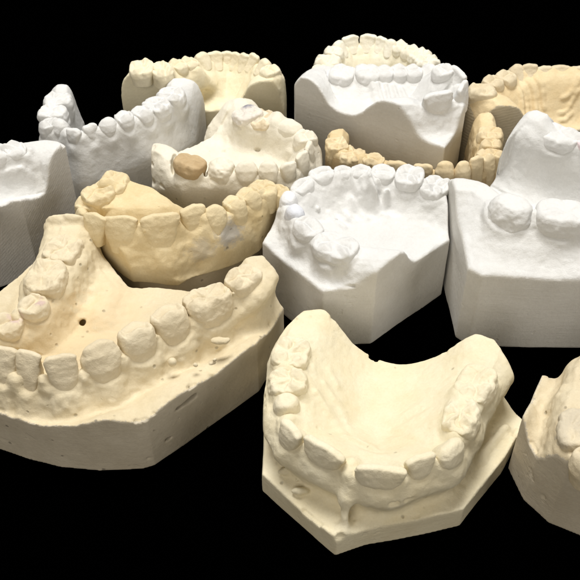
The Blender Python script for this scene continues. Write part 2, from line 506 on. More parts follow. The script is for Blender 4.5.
# ------------------------------------------------------------------ the casts (millimetres on the table)
CASTS = [
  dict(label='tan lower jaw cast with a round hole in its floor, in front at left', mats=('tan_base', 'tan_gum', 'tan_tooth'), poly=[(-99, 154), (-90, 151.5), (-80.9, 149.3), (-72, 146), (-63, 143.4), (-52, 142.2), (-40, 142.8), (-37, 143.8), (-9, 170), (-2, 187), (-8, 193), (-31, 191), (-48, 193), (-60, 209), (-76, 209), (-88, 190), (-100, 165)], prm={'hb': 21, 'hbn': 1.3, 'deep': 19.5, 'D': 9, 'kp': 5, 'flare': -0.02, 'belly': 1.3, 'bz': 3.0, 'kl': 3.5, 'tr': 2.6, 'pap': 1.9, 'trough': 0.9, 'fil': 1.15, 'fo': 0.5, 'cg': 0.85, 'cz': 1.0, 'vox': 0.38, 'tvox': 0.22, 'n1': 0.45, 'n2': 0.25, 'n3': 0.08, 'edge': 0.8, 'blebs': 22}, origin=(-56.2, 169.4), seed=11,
    row=[
      dict(t='g', z=34, g=34, w=0, h=0, d=0, wo=8.0, wi=6.0, x=-65.1, y=211.1),
      dict(t='m', z=34.5, w=11.96, h=6, d=11, g=31.8, wear=0.1, rough=2.2, wo=7.0, wi=6.0, x=-66.1, y=197.2),
      dict(t='m', z=35, w=13.55, h=7, d=11.5, g=31, wear=0.1, rough=2.2, wo=7.0, wi=6.0, x=-68.9, y=185.1),
      dict(t='p', z=34, w=8.27, h=6, d=8.6, g=29.0, m='pink', rough=2, x=-70.4, y=174.2, wi=4.2, wo=4.6),
      dict(t='p', z=32, w=8.27, h=6, d=8.6, g=27.0, m='pink', rough=2, x=-76.6, y=169.3, wi=4.2, wo=4.6),
      dict(t='c', z=32.5, w=6.76, h=8, d=7.5, g=25.5, x=-82.0, y=163.3, wi=4.2, wo=4.6),
      dict(t='i', z=32.5, w=5.41, h=9, d=6.2, g=24.5, x=-79.3, y=159.0, wi=4.2, wo=4.6),
      dict(t='i', z=32.5, w=6.49, h=11, d=6.2, g=22.5, lean=-22, x=-73.6, y=159.0, wi=2.76, wo=7.48),
      dict(t='i', z=32.5, w=7.17, h=11, d=6.2, g=22.5, lean=-22, x=-67.3, y=157.6, wi=2.76, wo=7.48),
      dict(t='i', z=32.5, w=8.51, h=10.5, d=6.2, g=23.0, lean=-20, x=-59.5, y=156.2, wi=2.94, wo=7.11),
      dict(t='c', z=33, w=10.99, h=11, d=8.5, g=23.0, lean=-20, x=-51.0, y=160.3, wi=2.88, wo=7.23),
      dict(t='p', z=33, w=10.39, h=10, d=9, g=24.0, lean=-16, x=-41.5, y=165.7, wi=3.24, wo=6.53),
      dict(t='p', z=33, w=10.6, h=10, d=9, g=24.0, lean=-16, x=-33.6, y=172.1, wi=3.24, wo=6.53),
      dict(t='m', z=33, w=13.65, h=9, d=10.6, g=25.0, lean=-8, wear=0.2, rough=1.8, x=-23.2, y=178.7, wi=3.76, wo=5.48),
      dict(t='m', z=34, w=11.0, h=6.5, d=9, g=30, wear=0.1, wo=6.0, x=-13.2, y=185.4, wi=4.2),
      dict(t='g', z=33, g=33, w=0, h=0, d=0, wo=6.0, wi=5.0, x=-9.2, y=192.4),
      dict(t='g', z=33, g=33, w=0, h=0, d=0, wo=6.0, wi=5.0, x=-5.9, y=200.3),
    ],
    feat=[
      dict(op='rise', p=(-53.1, 189.3, 24), r=5, a=2.6, q=(-53.9, 179.5, 24)),
      dict(op='rise', p=(-55.4, 173.4, 23), r=4, a=-1.2, q=(-61.9, 175.3, 23)),
      dict(op='rise', p=(-48.9, 184.3, 24), r=3, a=-1.0, q=(-50.0, 175.5, 24)),
      dict(op='sub', p=(-58.7, 176.5, 23), r=1.0, k=0.4, q=(-60.1, 180.7, 18.6)),
      dict(op='sub', p=(-43.5, 162.4, 26), r=0.5, k=0.3),
      dict(op='sub', p=(-29.76, 150.35, 16.56), r=0.75, k=0.2, q=(-25.46, 154.35, 16.97), late=1),
      dict(op='sub', p=(-30.45, 151.08, 16.56), r=0.75, k=0.2, q=(-26.15, 155.08, 16.97), late=1),
      dict(op='sub', p=(-31.13, 151.81, 16.56), r=0.75, k=0.2, q=(-26.83, 155.81, 16.97), late=1),
      dict(op='sub', p=(-31.81, 152.54, 16.56), r=0.75, k=0.2, q=(-27.51, 156.54, 16.97), late=1),
      dict(op='sub', p=(-27.4, 152.8, 16.74), r=1.0, k=0.2, q=(-25.8, 154.3, 17.01), late=1),
      dict(op='sub', p=(-28.08, 153.53, 16.74), r=1.0, k=0.2, q=(-26.48, 155.03, 17.01), late=1),
      dict(op='sub', p=(-28.77, 154.26, 16.74), r=1.0, k=0.2, q=(-27.17, 155.76, 17.01), late=1),
      dict(op='sub', p=(-33.33, 147.13, 7.13), r=0.55, k=0.2, q=(-32.33, 148.13, 6.96), late=1),
      dict(op='sub', p=(-33.95, 147.78, 7.13), r=0.55, k=0.2, q=(-32.95, 148.78, 6.96), late=1),
      dict(op='sub', p=(-34.49, 148.37, 7.13), r=0.55, k=0.2, q=(-33.49, 149.37, 6.96), late=1),
      dict(op='sub', p=(-38.4, 143.4, 4), r=0.5, k=0.3, q=(-37.1, 143.4, 4), late=1),
      dict(op='sub', p=(-79.0, 147.9, 6), r=0.9, k=0.3, q=(-75.4, 146.4, 6), late=1),
      dict(op='add', p=(-31.7, 160.6, 24), r=1.1, k=0.3),
      dict(op='add', p=(-25.2, 159.5, 24), r=0.6, k=0.3),
      dict(op='add', p=(-20.9, 160.2, 24), r=(2.2, 1.2, 0.8), k=0.8),
      dict(op='add', p=(-20.1, 160.4, 25), r=(1.2, 0.8, 0.8), k=0.5),
      dict(op='add', p=(-18.5, 166.8, 26), r=(2.0, 1.0, 0.8), k=0.8),
      dict(op='sub', p=(-14.9, 176.3, 30), r=0.35, k=0.2, q=(-8.6, 173.4, 25)),
      dict(op='add', p=(-67.2, 208.5, 33), r=(6, 2, 3), k=1.5),
      dict(op='sub', p=(-67.2, 194.3, 37), r=(8, 1.1, 2), k=0.8),
      dict(op='sub', p=(-67.6, 190.2, 35), r=(7, 1.2, 3), k=1.0),
    ]),
  dict(label='cream upper jaw cast at front centre with a notched front point and broad front teeth', mats=('cream_base', 'cream_gum', 'cream_tooth'), poly=[(-7.5, 135.6), (11.4, 116.7), (19.1, 119.5), (44.0, 125.0), (57, 141), (64.5, 153), (56.5, 170), (52, 172.5), (44, 171), (31, 171.5), (18, 176.5), (9.5, 182), (4, 181.5), (-1, 176.5), (-7, 167)], prm={'hb': 8.3, 'hbn': 0.8, 'deep': 10, 'd0': 3.0, 'D': 24, 'kp': 6, 'flare': -0.13, 'flare_in': 0.3, 'belly': 1.8, 'chips': 26, 'rl': 5, 'bz': 4.5, 'kl': 2, 'vox': 0.38, 'tvox': 0.22, 'n1': 0.22, 'n2': 0.12, 'trough': 1.0, 'cg': 0.7, 'n3': 0.07, 'pap': 0.9, 'tr': 0.8, 'edge': 0.8, 'round': 5, 'blebs': 18}, origin=(26.4, 157.3), seed=18,
    row=[
      dict(t='g', z=21.8, g=21.8, w=0, h=0, d=0, wo=7.0, wi=8.0, x=6.8, y=190.7),
      dict(t='g', z=21.8, g=21.8, w=0, h=0, d=0, wo=7.0, wi=7.0, x=4.0, y=179.2),
      dict(t='m', z=26.3, w=11.15, h=5.5, d=10.6, g=21.8, wo=5.0, wear=0.15, rough=2.0, x=0.3, y=164.0, wi=4.2),
      dict(t='m', z=26.3, w=9.04, h=5.5, d=10.6, g=21.8, wo=5.0, wear=0.15, rough=2.0, x=-0.7, y=154.0, wi=4.2),
      dict(t='s', z=25.8, w=6.76, h=6, d=7.5, g=20.8, wo=6.0, x=-0.8, y=146.7, wi=4.2),
      dict(t='i', z=26.3, w=7.38, h=7.4, d=7.5, g=19.9, wo=3.96, lean=-4, x=1.7, y=138.0, wi=4.02),
      dict(t='i', z=26.8, w=11.62, h=7.6, d=7, g=20.2, wo=3.88, lean=-3, x=9.0, y=132.5, wi=4.06),
      dict(t='i', z=26.8, w=12.55, h=7.6, d=7, g=20.2, wo=3.88, lean=-3, x=21.8, y=126.3, wi=4.06),
      dict(t='i', z=26.8, w=7.78, h=7.4, d=6.5, g=20.4, wo=3.96, lean=-4, x=31.2, y=129.2, wi=4.02),
      dict(t='c', z=26.8, w=8.83, h=7.4, d=7.5, g=20.4, wo=4.05, lean=-5, x=38.6, y=132.5, wi=3.97),
      dict(t='m', z=26.3, w=11.53, h=6.5, d=9.5, g=20.8, wo=5.63, wear=0.15, rough=2.0, lean=-8, x=42.9, y=142.1, wi=3.88),
      dict(t='m', z=26.3, w=13.33, h=6.5, d=10.5, g=20.8, wo=5.4, wear=0.15, rough=2.0, lean=-5, x=48.5, y=153.0, wi=4.0),
      dict(t='g', z=21.8, g=21.8, w=0, h=0, d=0, wo=8.0, wi=7.0, x=55.1, y=166.9),
      dict(t='g', z=21.8, g=21.8, w=0, h=0, d=0, wo=8.0, wi=8.0, x=58.9, y=176.5),
    ],
    feat=[
      dict(op='rise', p=(27.6, 149.1, 20), r=1.2, a=0.5, q=(34.5, 152.5, 20)),
      dict(op='rise', p=(28.6, 145.5, 20), r=1.2, a=0.6, q=(35.6, 148.1, 20)),
      dict(op='rise', p=(10.6, 150.8, 20), r=1.3, a=0.6, q=(14.2, 142.6, 20)),
      dict(op='rise', p=(13.3, 153.5, 20), r=1.2, a=0.5, q=(16.1, 145.8, 20)),
      dict(op='add', p=(14.4, 126, 21.38), r=0.8, k=2.5, q=(13.8, 123.4, 15.37)),
      dict(op='add', p=(13.8, 123.4, 15.37), r=0.9, k=3.0, q=(13.4, 119.6, 8.34)),
      dict(op='add', p=(44.9, 134.8, 7.6), r=1.0, k=2, q=(58.6, 150.4, 8.4)),
      dict(op='sub', p=(12.5, 116.7, 8.2), r=1.5, k=0.3),
      dict(op='sub', p=(-1.8, 136.4, 12), r=(1.6, 1.2, 1.5), k=0.4),
      dict(op='add', p=(-1.3, 135.0, 10), r=(1.6, 0.8, 1), k=0.6),
      dict(op='add', p=(2.6, 129.9, 9), r=(2.2, 0.9, 1.0), k=0.7),
      dict(op='add', p=(1.8, 132.6, 10), r=0.5, k=0.3),
      dict(op='rise', p=(41.5, 141.8, 21), r=4, a=1.5, q=(43.6, 150.0, 21)),
      dict(op='rise', p=(9.5, 157.6, 18), r=1.0, a=0.8, q=(12.1, 154.0, 16)),
      dict(op='rise', p=(7.5, 153.3, 19), r=1.0, a=0.8, q=(10.5, 148.4, 18)),
      dict(op='rise', p=(11.0, 163.0, 18), r=1.0, a=0.7, q=(13.2, 159.3, 16)),
      dict(op='rise', p=(27.0, 141.6, 20), r=1.6, a=0.9, q=(31.3, 141.0, 20)),
      dict(op='rise', p=(16.6, 139.7, 20), r=1.5, a=0.9, q=(21.4, 138.4, 20)),
      dict(op='rise', p=(14.1, 141.0, 20), r=1.0, a=0.8, q=(22.7, 136.3, 20)),
      dict(op='rise', p=(18.0, 134.3, 21), r=1.4, a=0.8, q=(23.4, 133.4, 21)),
    ]),
  dict(label='tan cast cut off by the right edge in front, chipped corner beside the cream cast', mats=('tan_base', 'tan_gum2', 'tan_tooth'), poly=[(59.5, 143), (62, 133), (67, 126), (77, 121), (99, 120), (120, 149), (98, 170), (78, 160), (68, 158.5)], prm={'hb': 20, 'hbn': 1.8, 'hbx': -0.08, 'tr': 1.5, 'deep': 20, 'D': 8, 'flare': 0.15, 'kl': 4, 'vox': 0.4, 'tvox': 0.24, 'n1': 0.5, 'n2': 0.28, 'edge': 0.8, 'blebs': 22}, origin=(80.9, 142.3), seed=25,
    row=[
      dict(t='g', z=29, g=29, w=0, h=0, d=0, wo=4.0, wi=6.0, x=82.5, y=162.2),
      dict(t='g', z=29, g=29, w=0, h=0, d=0, wo=4.0, wi=6.0, x=76.3, y=152.8),
      dict(t='m', z=31, w=12.59, h=7, d=9, g=28.3, m='grey', wo=4.5, wear=0.9, rough=2, x=69.7, y=134.7, wi=4.2),
      dict(t='p', z=33, w=8.67, h=8, d=8.6, g=26.0, x=70.2, y=123.9, wi=4.2, wo=4.5),
      dict(t='c', z=33, w=8.38, h=9, d=7.5, g=25.0, x=75.5, y=117.6, wi=4.2, wo=4.5),
      dict(t='i', z=33, w=7.33, h=9, d=6.2, g=25.0, x=83.0, y=117.6, wi=4.2, wo=4.5),
      dict(t='i', z=33, w=9.5, h=9, d=6.2, g=25.0, x=92.1, y=122.5, wi=4.2, wo=4.5),
    ],
    feat=[
      dict(op='sub', p=(67.7, 148.4, 25), r=0.5, k=0.3, q=(65.2, 141.0, 22)),
      dict(op='rise', p=(70.0, 149.4, 25), r=1.0, a=0.8, q=(66.7, 145.9, 22)),
      dict(op='add', p=(67.8, 144.3, 24), r=0.7, k=0.5),
      dict(op='sub', p=(64.2, 128.8, 8), r=(1.2, 0.8, 0.8), k=0.4, late=1),
      dict(op='sub', p=(61.6, 133.6, 13), r=0.5, k=0.3, q=(62.1, 132.0, 10), late=1),
      dict(op='sub', p=(69.1, 127.9, 8), r=0.4, k=0.3, late=1),
    ]),
  dict(label='white upper jaw cast in the middle with bluish marks on two small teeth', mats=('white_base', 'white_gum', 'white_tooth'), poly=[(25, 189), (9.5, 187.5), (-8.5, 209.5), (-5.5, 217.5), (0, 227), (5, 233), (25, 233.5), (42, 232), (49.5, 226), (49.5, 211)], prm={'fil': 1.5, 'fo': 0.4, 'hb': 24, 'hby': -0.02, 'hbn': 0.6, 'deep': 17, 'chips': 3, 'D': 14, 'd0': 2, 'kp': 5, 'flare': 0.12, 'kl': 5, 'pap': 0.8, 'cg': 0.9, 'cz': 1.0, 'vox': 0.4, 'tvox': 0.24, 'n1': 0.26, 'n2': 0.16, 'n3': 0.07, 'edge': 1.2, 'round': 4, 'blebs': 8}, origin=(19.1, 216.6), seed=32,
    row=[
      dict(t='g', z=31.5, g=31.5, w=0, h=0, d=0, wo=9.0, x=30.7, y=194.0, wi=4.2),
      dict(t='g', z=31.0, g=31.0, w=0, h=0, d=0, wo=7.0, x=23.9, y=195.5, wi=4.2),
      dict(t='m', z=34.5, w=13.37, h=5.5, d=11.5, g=30.0, wear=0.1, x=13.4, y=198.5, wi=4.2, wo=3.8),
      dict(t='p', z=34.5, w=9.63, h=6, d=9, g=29.5, x=5.7, y=206.7, wi=4.2, wo=3.8),
      dict(t='s', z=34.5, w=7.31, h=6, d=6.5, g=29.5, m='blue', x=1.5, y=213.8, wi=4.2, wo=3.8),
      dict(t='s', z=34.5, w=6.78, h=6, d=6, g=29.5, m='blue', x=-0.3, y=220.2, wi=4.2, wo=3.8),
      dict(t='p', z=34.0, w=8.84, h=5.5, d=6.5, g=29.5, wear=0.8, x=3.8, y=227.0, wi=4.2, wo=3.8),
      dict(t='p', z=34.5, w=8.39, h=5, d=7.5, g=30.5, wear=0.7, rough=1.6, x=10.2, y=232.6, wi=4.2, wo=3.8),
      dict(t='p', z=34.0, w=6.13, h=4.5, d=6.5, g=30.5, wear=0.8, x=17.0, y=234.1, wi=4.2, wo=3.8),
      dict(t='p', z=34.5, w=7.03, h=5, d=7.5, g=30.5, wear=0.5, rough=1.5, x=22.7, y=234.2, wi=4.2, wo=3.8),
      dict(t='p', z=34.5, w=7.96, h=5, d=8.5, g=30.5, wear=0.6, x=30.0, y=233.6, wi=4.2, wo=3.8),
      dict(t='m', z=35.0, w=9.33, h=5.5, d=10.6, g=30.5, wear=0.2, x=38.0, y=231.4, wi=4.2, wo=3.8),
      dict(t='m', z=33.5, w=9.01, h=5, d=10.6, g=29.5, wear=0.1, rough=2, x=46.1, y=228.1, wi=4.2, wo=3.8),
      dict(t='g', z=30.5, g=30.5, w=0, h=0, d=0, x=58.3, y=218.3, wi=4.2, wo=3.8),
      dict(t='g', z=30.5, g=30.5, w=0, h=0, d=0, x=63.7, y=210.1, wi=4.2, wo=3.8),
    ],
    feat=[
      dict(op='rise', p=(19.0, 235.0, 24), r=0.8239778166419282, a=-0.02670098756184225),
      dict(op='rise', p=(15.8, 229.7, 24), r=1.340361881196647, a=0.8605235732491221),
      dict(op='rise', p=(28.4, 232.9, 24), r=0.9213461147531601, a=0.21235601389718306),
      dict(op='rise', p=(17.9, 235.0, 24), r=1.4419805051424484, a=-0.3355192646158419),
      dict(op='rise', p=(28.8, 222.7, 24), r=0.854748494415392, a=0.6607613255230425),
      dict(op='rise', p=(19.9, 225.7, 24), r=1.3837186863930777, a=0.5442210050938205),
      dict(op='rise', p=(30.7, 235.3, 24), r=1.2373611652131786, a=0.32994820232379585),
      dict(op='rise', p=(23.8, 233.7, 24), r=0.7714769658123122, a=0.10509940889474678),
      dict(op='rise', p=(30.6, 221.7, 24), r=0.9401965916586597, a=0.23098607829799156),
      dict(op='rise', p=(30.6, 226.7, 24), r=1.3784352705789078, a=0.799939307793943),
      dict(op='rise', p=(23.6, 229.5, 24), r=1.0448344138346457, a=0.31815120272298203),
      dict(op='rise', p=(17.5, 231.4, 24), r=0.7345907752577987, a=0.6814069416788551),
      dict(op='rise', p=(15.3, 225.7, 24), r=1.1276974359035377, a=-0.22326354025242817),
      dict(op='rise', p=(23.0, 230.7, 24), r=0.8564587954666523, a=0.995374086092591),
      dict(op='rise', p=(22.1, 233.2, 24), r=0.9210438679677465, a=0.3755304690447323),
      dict(op='rise', p=(20.6, 223.7, 24), r=1.1468231868667136, a=-0.15486286447543862),
      dict(op='rise', p=(31.1, 235.1, 24), r=0.8830955521910118, a=-0.595262588531701),
      dict(op='rise', p=(28.0, 225.9, 24), r=0.9648535962973877, a=-0.29639081129694594),
      dict(op='rise', p=(17.7, 228.7, 24), r=1.2578335051692147, a=-0.6272209807705665),
      dict(op='rise', p=(29.8, 220.1, 24), r=1.467894073290361, a=0.549292526005674),
      dict(op='rise', p=(15.0, 231.7, 24), r=1.3201915481801187, a=0.9422114868458089),
      dict(op='rise', p=(21.4, 220.3, 24), r=1.354342240558602, a=0.35486780148799957),
      dict(op='rise', p=(20.0, 233.4, 24), r=0.809150101244732, a=0.05504180711799911),
      dict(op='rise', p=(20.9, 220.0, 24), r=0.7075171730716516, a=-0.1367777103613831),
      dict(op='rise', p=(15.5, 233.8, 24), r=0.9901794135402755, a=0.6323676471963033),
      dict(op='rise', p=(20.0, 235.1, 24), r=1.039162015417396, a=0.96897270420419),
      dict(op='rise', p=(18.6, 235.8, 24), r=0.8349362170430114, a=-0.6060399371899187),
      dict(op='rise', p=(26.9, 234.2, 24), r=1.0925340925613944, a=-0.6304829766706298),
      dict(op='rise', p=(18.5, 219.4, 24), r=1.1233932691389763, a=-0.4921354620214867),
      dict(op='rise', p=(28.4, 229.5, 24), r=1.0822095704184338, a=0.9790175537798136),
      dict(op='rise', p=(18.9, 229.5, 24), r=1.0369767692297822, a=-0.6373223858147521),
      dict(op='rise', p=(18.6, 221.2, 24), r=1.0988637756568795, a=0.7127801028394969),
      dict(op='rise', p=(15.2, 232.3, 24), r=0.8664523945588802, a=-0.28793848906717356),
      dict(op='rise', p=(18.3, 221.6, 24), r=0.7410189800919621, a=-0.4591069947740143),
      dict(op='rise', p=(30.9, 226.8, 24), r=1.0223696527645303, a=0.9839702127017476),
      dict(op='rise', p=(30.3, 225.3, 24), r=1.2957810285121396, a=0.644458128657186),
      dict(op='rise', p=(23.7, 235.2, 24), r=1.3990449820298245, a=-0.341433799409292),
      dict(op='rise', p=(29.9, 220.7, 24), r=1.2255271999313178, a=-0.12779770639875576),
      dict(op='rise', p=(28.5, 225.5, 24), r=1.1224191142036795, a=0.6852044911234196),
      dict(op='rise', p=(25.9, 224.7, 24), r=1.4382399701606146, a=-0.2438916223086266),
      dict(op='rise', p=(32.1, 235.5, 24), r=1.469419053959018, a=0.950850071580243),
      dict(op='rise', p=(26.9, 236.1, 24), r=0.802106230061175, a=0.828248527297585),
      dict(op='rise', p=(31.5, 225.0, 24), r=0.8338124912253184, a=-0.5971787096624386),
      dict(op='rise', p=(25.7, 226.7, 24), r=1.4419847571280138, a=0.5690407468850494),
      dict(op='rise', p=(18.8, 236.8, 24), r=0.7104882217050135, a=0.8680153888945448),
      dict(op='rise', p=(30.6, 234.8, 24), r=1.3263757847612179, a=0.6767829821155067),
      dict(op='rise', p=(25.1, 232.1, 24), r=0.9, a=0.8, q=(27.6, 226.4, 24)),
      dict(op='rise', p=(25.3, 235.8, 24), r=0.9, a=0.8, q=(27.9, 230.0, 24)),
      dict(op='rise', p=(22.4, 234.4, 24), r=0.9, a=0.8, q=(25.0, 228.7, 24)),
      dict(op='rise', p=(25.1, 229.8, 24), r=0.9, a=0.8, q=(27.6, 224.1, 24)),
      dict(op='rise', p=(19.5, 232.4, 24), r=0.9, a=0.8, q=(22.1, 226.7, 24)),
      dict(op='rise', p=(13.6, 237.6, 24), r=0.9, a=0.8, q=(16.3, 231.8, 24)),
      dict(op='rise', p=(21.2, 232.8, 24), r=0.9, a=0.8, q=(23.8, 227.0, 24)),
      dict(op='rise', p=(24.8, 231.5, 24), r=0.9, a=0.8, q=(27.4, 225.8, 24)),
      dict(op='rise', p=(18.9, 222.9, 28), r=1.6, a=0.8, q=(19.0, 224.2, 27)),
      dict(op='rise', p=(23.9, 226.5, 28), r=1.6, a=0.8, q=(24.0, 227.8, 27)),
      dict(op='rise', p=(15.8, 225.5, 30), r=1.0, a=0.8, q=(20.3, 219.4, 28)),
      dict(op='rise', p=(19.7, 227.0, 30), r=1.0, a=0.8, q=(24.5, 221.4, 28)),
      dict(op='rise', p=(12.6, 222.9, 30), r=1.0, a=0.8, q=(17.1, 216.5, 28)),
      dict(op='rise', p=(27.0, 226.8, 29), r=1.0, a=0.7, q=(30.9, 221.7, 27)),
      dict(op='rise', p=(6.3, 222.9, 28), r=1.6, a=0.8, q=(6.3, 224.2, 27)),
      dict(op='rise', p=(9.8, 214.3, 31), r=1.0, a=0.8, q=(14.6, 210.7, 30)),
      dict(op='sub', p=(26.7, 192.7, 30), r=0.3, k=0.2),
      dict(op='sub', p=(7.8, 185.1, 24), r=0.6, k=0.4, q=(8.1, 185.9, 22)),
      dict(op='add', p=(23.1, 189.7, 8), r=0.3, k=0.3, q=(24.9, 189.3, 8), late=1),
    ]),
  dict(label='tall smooth white cast at the right edge with two big worn molars', mats=('white_base', 'white_gum', 'white_tooth'), poly=[(51.5, 192), (55, 188.5), (68, 187.5), (140, 187), (165, 215), (150, 252), (80, 252), (72.5, 241), (67, 235), (62, 229.5), (50, 228.5)], prm={'hb': 26.5, 'hbx': -0.06, 'hbn': 0.8, 'deep': 24, 'D': 10, 'kp': 7, 'flare': 0.5, 'flare_in': 0.12, 'kl': 10, 'vox': 0.42, 'tvox': 0.26, 'n1': 0.28, 'n2': 0.12, 'n3': 0.07, 'edge': 1.4, 'round': 6, 'chips': 3, 'blebs': 5, 'cg': 1.1, 'cz': 1.0, 'pap': 2}, origin=(87.4, 218.9), seed=39,
    row=[
      dict(t='g', z=35.5, g=35.5, w=0, h=0, d=0, wo=4.5, x=41.6, y=220.9, wi=5.0),
      dict(t='g', z=36, g=36, w=0, h=0, d=0, wo=5.0, x=56.8, y=220.3, wi=5.0),
      dict(t='s', z=43.5, w=14.31, h=7, d=11.5, g=37.5, rough=2.0, wo=5.5, x=64.6, y=205.4, wi=5.0),
      dict(t='m', z=43.5, w=14.84, h=7, d=12.5, g=37, wear=0.9, wo=5.5, x=78.4, y=202.2, wi=5.0),
      dict(t='m', z=42, w=11.66, h=7, d=10.6, g=36.0, x=92.1, y=199.5, wi=5.0, wo=5.0),
      dict(t='p', z=42, w=8.48, h=7, d=8.6, g=36.0, x=104.8, y=200.8, wi=5.0, wo=5.0),
      dict(t='c', z=42, w=8.48, h=8, d=7.5, g=35.0, x=117.8, y=210.1, wi=5.0, wo=5.0),
      dict(t='i', z=43, w=8.48, h=8, d=6.2, g=36.0, x=124.7, y=218.5, wi=5.0, wo=5.0),
      dict(t='p', z=46, w=8.48, h=6, d=8.6, g=41.0, x=119.0, y=227.2, wi=5.0, wo=5.0),
      dict(t='m', z=47.5, w=10.6, h=6, d=10.6, g=42.5, m='pinkw', x=106.9, y=229.2, wi=5.0, wo=5.0),
      dict(t='m', z=49, w=11.66, h=5, d=9, g=45.0, m='pinkw', x=93.7, y=230.2, wi=5.0, wo=5.0),
      dict(t='m', z=48.5, w=12.19, h=5.5, d=11, g=45.5, wear=0.5, x=84.0, y=234.2, wi=5.0, wo=5.0),
      dict(t='g', z=49, g=49, w=0, h=0, d=0, wo=7.0, wi=7.0, x=78.6, y=237.3),
      dict(t='g', z=49, g=49, w=0, h=0, d=0, wo=7.0, wi=7.0, x=76.9, y=239.5),
    ],
    feat=[
      dict(op='add', p=(77.7, 193.0, 20), r=0.35, k=0.3, q=(78.5, 192.2, 20), late=1),
      dict(op='sub', p=(55.7, 196.6, 30), r=0.3, k=0.2),
    ]),
  dict(label='tan upper jaw cast behind at the right edge, ribbed palate and sawn heel', mats=('tan_saw', 'straw_gum', 'straw_tooth'), poly=[(63.8, 282.5), (64.9, 280.1), (68.3, 275.0), (75.3, 275.0), (128.3, 282.2), (127.1, 287.6), (126.0, 290.0), (119.5, 299.4), (117.4, 301.1), (111.2, 303.2), (108.6, 303.9), (101.3, 304.6), (85.0, 303.6), (82.4, 303.1), (71.8, 295.4), (69.7, 293.8), (65.1, 287.6), (63.9, 285.2)], prm={'hb': 18, 'deep': 14, 'd0': 2, 'D': 20, 'kp': 6, 'flare': 0.25, 'kl': 4, 'vox': 0.42, 'tvox': 0.28, 'n1': 0.28, 'edge': 0.7, 'blebs': 4}, origin=(91.6, 291.9), seed=46,
    row=[
      dict(t='g', z=29, g=29, w=0, h=0, d=0, x=79.2, y=269.4, wi=4.0, wo=4.8),
      dict(t='g', z=30.5, g=30.5, w=0, h=0, d=0, x=74.6, y=279.3, wi=4.0, wo=4.8),
      dict(t='m', z=34, w=9.4, h=5.5, d=10.6, g=29.5, wear=0.4, x=69.7, y=283.7, wi=4.0, wo=4.8),
      dict(t='p', z=34, w=6.75, h=6, d=8.6, g=29.0, x=74.3, y=289.9, wi=4.0, wo=4.8),
      dict(t='p', z=34, w=6.81, h=6, d=8.6, g=29.0, x=79.7, y=293.4, wi=4.0, wo=4.8),
      dict(t='c', z=34, w=6.31, h=6.5, d=7.5, g=28.5, x=84.9, y=297.6, wi=4.0, wo=4.8),
      dict(t='i', z=34, w=5.86, h=6, d=6.2, g=29.0, x=89.3, y=297.6, wi=4.0, wo=4.8),
      dict(t='i', z=33, w=6.02, h=5, d=6.2, g=30.5, x=94.8, y=297.9, wi=4.0, wo=4.8),
      dict(t='i', z=33, w=7.49, h=5, d=6.2, g=30.5, x=101.2, y=298.6, wi=4.0, wo=4.8),
      dict(t='i', z=33, w=7.46, h=5, d=6.2, g=30.5, x=108.5, y=297.9, wi=4.0, wo=4.8),
      dict(t='i', z=33, w=6.4, h=5, d=6.2, g=30.5, x=114.7, y=295.8, wi=4.0, wo=4.8),
      dict(t='p', z=34, w=9.5, h=6, d=8.6, g=29.0, x=121.2, y=286.4, wi=4.0, wo=4.8),
      dict(t='m', z=34, w=12.21, h=6, d=10.6, g=29.0, x=123.6, y=275.7, wi=4.0, wo=4.8),
      dict(t='g', z=29, g=29, w=0, h=0, d=0, x=123.2, y=269.4, wi=4.0, wo=4.8),
      dict(t='g', z=29, g=29, w=0, h=0, d=0, x=116.3, y=257.2, wi=4.0, wo=4.8),
    ],
    feat=[
      dict(op='ruga', p=(86, 293.5, 0), q=(89, 284.5, 0), r=0.75, bend=0.6),
      dict(op='ruga', p=(88.5, 294.5, 0), q=(92.5, 285.5, 0), r=0.75, bend=0.7),
      dict(op='ruga', p=(91.5, 294.5, 0), q=(95, 287.5, 0), r=0.75, bend=0.6),
      dict(op='ruga', p=(84.5, 290.5, 0), q=(86.5, 283.5, 0), r=0.75, bend=0.3),
      dict(op='ruga', p=(100, 286.5, 0), q=(107, 290.5, 0), r=0.75, bend=-0.8),
      dict(op='ruga', p=(101, 290.0, 0), q=(108, 294.0, 0), r=0.75, bend=-0.6),
      dict(op='ruga', p=(100, 284.0, 0), q=(105, 286.0, 0), r=0.75, bend=-0.5),
    ]),
  dict(label='small tan horseshoe cast half hidden between the white casts', mats=('ochre_base', 'ochre_gum', 'ochre_tooth'), poly=[(12.2, 253.5), (12.9, 252.0), (18.1, 247.6), (19.4, 246.5), (26.3, 243.6), (34.7, 240.8), (36.3, 240.4), (44.0, 238.6), (50.6, 237.6), (56.5, 237.6), (58.2, 237.9), (62.2, 239.3), (69.3, 242.7), (70.6, 243.8), (71.4, 245.3), (72.7, 267.6), (72.7, 269.3), (72.7, 272.0), (37.6, 272.0), (12.7, 265.7), (12.2, 255.2)], prm={'hollow': 5, 'hb': 17, 'cg': 0.8, 'pap': 1.5, 'deep': 15, 'D': 6, 'kp': 4, 'flare': 0.2, 'kl': 4, 'vox': 0.42, 'tvox': 0.26, 'n1': 0.4, 'n2': 0.2, 'edge': 0.8, 'blebs': 6}, origin=(44.0, 250.0), seed=53,
    row=[
      dict(t='g', z=27, g=27, w=0, h=0, d=0, x=16.6, y=269.9, wi=3.6, wo=3.6),
      dict(t='m', z=31, w=7.21, h=6, d=8, g=26.0, rough=2.5, x=15.9, y=254.3, wi=3.6, wo=3.6),
      dict(t='m', z=30, w=7.66, h=5, d=9, g=26.0, rough=2.5, x=21.1, y=249.9, wi=3.6, wo=3.6),
